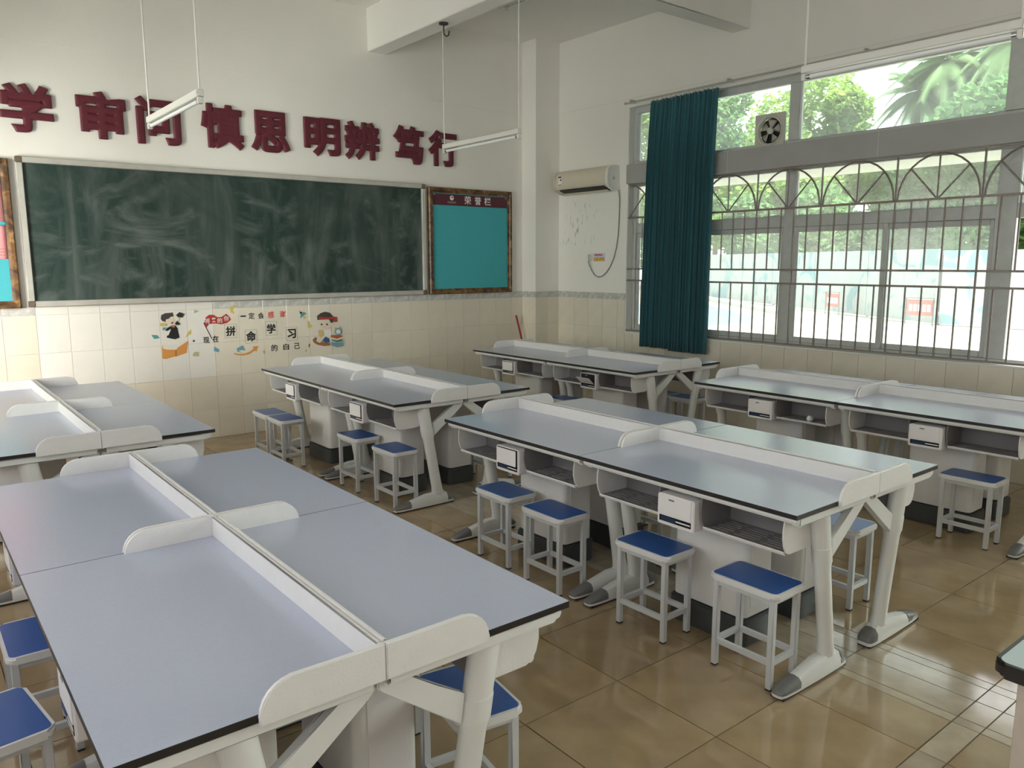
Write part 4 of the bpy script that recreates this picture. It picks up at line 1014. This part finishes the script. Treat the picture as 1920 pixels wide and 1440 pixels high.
STOOLS = [  # x, y, turn in degrees, label
    (2.745, 1.797, 0, 'blue-topped stool nearest the floor glare, front of the middle desks'),
    (2.715, 2.335, 1, 'blue-topped stool second from the camera end of the middle desks'),
    (2.690, 3.015, 0, 'blue-topped stool third from the camera end of the middle desks'),
    (2.711, 3.470, 0, 'blue-topped stool fourth from the camera end of the middle desks'),
    (3.708, 1.975, 0, 'stool with glaring seat behind the nearest desk legs of the middle cluster'),
    (3.70, 2.62, 2, 'stool glimpsed below the control box behind the nearer middle desks'),
    (3.72, 3.22, 0, 'stool hidden behind the nearer middle cluster, towards the chalkboard'),
    (2.744, 4.800, 0, 'blue-topped stool beside the slanting leg of the chalkboard-side middle cluster'),
    (2.743, 5.358, 0, 'blue-topped stool left of the one by the slanting leg, chalkboard-side middle cluster'),
    (2.575, 6.362, 0, 'right stool of the pair pushed together near the tiled chalkboard wall'),
    (2.575, 6.702, 0, 'left stool of the pair pushed together near the tiled chalkboard wall'),
    (3.745, 4.975, 0, 'stool seen between the two middle clusters, behind the far desk leg'),
    (3.74, 5.45, 0, 'stool behind the pedestals of the chalkboard-side middle cluster'),
    (5.074, 5.53, 0, 'blue-topped stool under the far desks below the curtain'),
    (6.060, 4.850, 0, 'nearer of two bright blue stools between far desk legs by the window'),
    (6.070, 5.190, 0, 'farther of two bright blue stools between far desk legs by the window'),
    (5.140, 1.885, 0, 'dark blue stool standing alone in front of the window side desks'),
    (5.150, 3.090, 0, 'dark blue stool under the chalkboard end of the window side desks'),
    (6.10, 2.20, 0, 'stool behind the window side desks, next to the tiled wall'),
    (.300, 3.120, 0, 'blue-topped stool half under the left edge of the nearest cluster'),
    (.130, 2.570, 8, 'brightly lit blue stool at the bottom left corner of the picture'),
    (1.285, 1.840, -8, 'blue-topped stool under the right side of the nearest cluster'),
    (1.295, 2.445, 0, 'stool mostly hidden under the nearest cluster, beyond the visible one'),
]
st0 = make_stool(); km = kid_map()
for i, (x, y, a, lab) in enumerate(STOOLS):
    s = st0 if i == 0 else copy_tree(st0, km)
    s.location = (x, y, .0005); s.rotation_euler = (0, 0, R(a))
    tag(s, lab, 'stool', 'blue-topped stools')

# crumpled paper in a bin of the window side desks
bm = bmesh.new(); bmesh.ops.create_icosphere(bm, subdivisions=2, radius=.026)
for v in bm.verts: v.co *= random.uniform(.75, 1.1)
o = obj('paper_ball', bm, 'paper_white', None, 0, loc=(5.607 - .49, 1.54 + 2.4 - .96, .612)); tag(o, 'crumpled white paper in a storage bin of the window side desks', 'paper')

# ------------------------------------------------------------------ bench corner at the lower right
bn = thing('bench', 'grey-topped bench with thick black edge and beige body, lower right corner', 'bench', (2.0, .655, 0))
pts = rrect(0, 1.6, -.75, 0, .03, 5)
tp = obj('tabletop', prism(bmesh.new(), pts, 'z', .742, .7795, .010), 'edge_black', bn, 40)
obj('laminate', prism(bmesh.new(), rrect(.010, 1.59, -.74, -.010, .025, 5), 'z', .7790, .7802), 'bench_top', tp, 0)
obj('cabinet_body', B(.045, 1.55, -.70, -.045, 0, .742, bev=.002, seg=1), 'bench_panel', bn, 0)
for k in range(3): obj('cabinet_door', B(.05 + .5 * k, .54 + .5 * k, -.715, -.70, .08, .72, bev=.002, seg=1), 'bench_panel', bn, 0)

# ------------------------------------------------------------------ outside
ZG = -.15
gd = struct('ground', B(7.0, 120, -60, 120, ZG - .2, ZG), 'ground_pale')
struct('ground_corridor', B(-40, -1.13, -40, 60, ZG - .2, ZG), 'ground_pale')
o = obj('painted_court', prism(bmesh.new(), [(18.5, 14.4), (22.5, 14.9), (28.2, 21.5), (24, 24), (19.5, 18)], 'z', ZG, ZG + .01), 'ground_blue', None, 0); tag(o, None, None, None, 'structure')
struct('kerb', prism(bmesh.new(), [(24.6, 15.6), (25.0, 15.4), (36, 29), (35.4, 29.3)], 'z', ZG, ZG + .14), 'kerb')
# unseen corridor along the left side; slab added to keep the sun out
struct('corridor_sun_block', B(-3.2, -1.13, -8, 12, 3.25, 3.5), 'eave_white')
struct('corridor_parapet', B(-3.2, -3.05, -8, 12, -.15, .95), 'eave_white')
# unseen block added across the yard to cut the light from the left
struct('left_light_block', B(-16, -9, -40, 60, ZG, 13), 'eave_white')
# eaves of this building
struct('canopy', B(7.0, 7.92, -4, 9, 2.625, 2.74), 'eave_white')
struct('eave', B(7.0, 8.05, -5, 10, 3.66, 4.0), 'soffit_tile')
# hoarding
def hoarding(name, label, p0, p1, n, h):
    t = thing(name, label, 'hoarding', (p0[0], p0[1], ZG), math.atan2(p1[1] - p0[1], p1[0] - p0[0]))
    L = math.dist(p0, p1) / n
    me = finish(B(.015, L - .015, -.03, .03, 0.05, h), 'sheet', 'hoarding_print', 0)
    for k in range(n):
        obj('sheet', me, 'hoarding_print', t, 0, loc=(L * k, 0, 0)); obj('post', B(L * k - .03, L * k + .03, -.14, -.035, 0, h - .06), 'post_dark', t, 0)
    return t
hoarding('hoarding', 'white printed hoarding facing the window, nearer straight run', (24.6, -10), (24.25, 10.2), 5, 2.19)
hoarding('hoarding', 'white printed hoarding running away behind the painted court', (24.25, 10.3), (36.0, 29.0), 6, 2.24)
def banner(label, x, y, rz, txt):
    t = thing('banner', label, 'banner', (x, y, ZG), rz, 'red banners at the hoarding')
    obj('cloth', B(-.012, .012, -.40, .40, .30, .76), 'banner_red', t, 0)
    for s in (-.43, .43): obj('post', B(-.015, .015, s - .015, s + .015, 0, .82), 'post_dark', t, 0)
    obj('stay', tube(bmesh.new(), [(0, -.43, .80), (-.2, -.85, .02)], .012, 6), 'post_dark', t)
    obj('crossbar', B(-.012, .012, -.43, .43, .80, .82), 'post_dark', t, 0)
    for k in range(5):
        o = obj('lettering', B(-.0125, -.0120 - .001, -.34 + .14 * k, -.34 + .14 * k + .10, .42, .62), 'd_white', t, 0)
banner('red banner on a low frame by the hoarding, left of the sash stile', 26.1, 14.6, R(-30), '')
banner('red banner on a low frame by the hoarding, right of the sash stile', 23.75, 10.55, R(-8), '')

def leaf_cloud(n, fn, size, seed):
    rnd = random.Random(seed); verts = []; faces = []
    for i in range(n):
        c = Vector(fn(rnd)); s = size * rnd.uniform(.6, 1.4)
        a = Vector((rnd.gauss(0, 1), rnd.gauss(0, 1), rnd.gauss(0, .6))).normalized(); b = a.cross(Vector((rnd.gauss(0, 1), rnd.gauss(0, 1), rnd.gauss(0, 1)))).normalized()
        k = len(verts)
        verts += [c - a * s, c + b * s * .45, c + a * s, c - b * s * .45]; faces.append((k, k + 1, k + 2, k + 3))
    me = bpy.data.meshes.new('foliage'); me.from_pydata([tuple(v) for v in verts], [], faces); return me
def tree(label, x, y, h, r, m, n, seed, cat='tree'):
    t = thing('tree', label, cat, (x, y, ZG), 0, 'trees beyond the hoarding')
    rs = random.Random(seed * 3); blobs = []
    for k in range(16):
        a = rs.uniform(0, 6.28); q = rs.uniform(.2, .8) * r; blobs.append((q * math.cos(a), q * math.sin(a), h * rs.uniform(.22, .86), r * rs.uniform(.35, .55)))
    def fn(rnd):
        bx, by, bz, br_ = blobs[rnd.randrange(len(blobs))]
        v = Vector((rnd.gauss(0, 1), rnd.gauss(0, 1), rnd.gauss(0, 1))).normalized() * br_ * rnd.uniform(.6, 1.05)
        return (bx + v.x, by + v.y, max(.3, bz + v.z * .8))
    me = leaf_cloud(n, fn, .19, seed); me.materials.append(MATS[m])
    o = obj('crown', me, m, t); o['kind'] = 'stuff'
    obj('trunk', tube(bmesh.new(), [(0, 0, 0), (.1, .05, h * .3), (0, .1, h * .6)], [.2, .15, .08], 8), 'bark', t)
TREES = [(36, 31.5, 11.5, 4.2, 'leaf_light', 'tall light green tree seen left of the curtain'), (36, 27.2, 11.5, 3.6, 'leaf_dark', 'tall dark green tree at the right edge of the curtain'), (35, 23.4, 11.3, 3.4, 'leaf_light', 'tall light green tree behind the exhaust fan'),
         (35, 20.9, 11.0, 2.4, 'leaf_light', 'light green tree just left of the open sky gap'), (35, 17.6, 7.4, 2.8, 'leaf_light', 'lower light green tree under the open sky gap'), (33, 14.2, 7.8, 2.8, 'leaf_dark', 'dark green tree behind the left palm'),
         (31.5, 10.9, 7.6, 2.8, 'leaf_dark', 'dark green tree behind the right palms'), (30, 6.8, 8.5, 3.2, 'leaf_dark', 'dark green tree at the right end of the view outside'), (30, 1.5, 8.5, 3.2, 'leaf_dark', 'dark green tree far right beyond the window frame'),
         (31, 17.4, 4.6, 2.4, 'leaf_dark', 'low dark green bush tree above the hoarding bend'), (33.5, 21.9, 4.8, 2.6, 'leaf_dark', 'low dark green bush tree above the receding hoarding')]
for i, (x, y, h, r, m, lab) in enumerate(TREES): tree(lab, x * 1.14, y * 1.14, h * 1.16, r * 1.1, m, 15000, 11 + i)
def palm(label, x, y, h, L, seed):
    t = thing('palm', label, 'palm', (x, y, ZG), 0, 'palms beyond the hoarding'); rs = random.Random(seed)
    obj('trunk', tube(bmesh.new(), [(0, 0, 0), (.1, 0, h * .5), (0, .1, h)], [.24, .19, .15], 10), 'bark', t)
    for k in range(34):
        a = 2 * math.pi * k / 34 * 3.3 + rs.uniform(-.2, .2); el = rs.uniform(-.6, 1.3); l = L * rs.uniform(.8, 1.1); bm = bmesh.new(); N = 26
        pts = []
        for i in range(N + 1):
            s = i / N; r_ = l * s * math.cos(el * (1 - .3 * s)); z = h + l * (s * math.sin(el) - .55 * s * s * (1.1 - .2 * el))
            pts.append(Vector((r_ * math.cos(a), r_ * math.sin(a), z)))
        side = Vector((-math.sin(a), math.cos(a), 0))
        tube(bm, pts[::2], .018, 4)
        for i in range(3, N + 1):
            ll = .62 * math.sin(min(1, i / N * 1.1 + .12) * math.pi * .92 + .1) + .18; d = (pts[i] - pts[i - 1]).normalized()
            for s in (-1, 1):
                for q in (0, .5):
                    p = pts[i] - (pts[i] - pts[i - 1]) * q; e = p + (side * s * .75 + d * .55).normalized() * ll + Vector((0, 0, -ll * .45)); w = d * .035
                    bm.faces.new([bm.verts.new(p - w), bm.verts.new(p + w), bm.verts.new(e)])
        obj('frond', bm, 'leaf_palm', t, 0)
for i, (x, y, h, L, lab) in enumerate([(41, 19.0, 10.2, 2.3, 'leftmost palm beside the sky gap outside'), (40, 17.3, 11.2, 2.5, 'second palm from the left outside'), (41, 16.0, 10.0, 2.5, 'third palm from the left outside'), (40, 14.6, 11.6, 2.6, 'third palm from the right outside'), (41, 13.4, 10.3, 2.5, 'second palm from the right outside'), (40, 11.8, 11.2, 2.7, 'rightmost palm near the window frame outside')]): palm(lab, x, y, h, L, 5 + i)
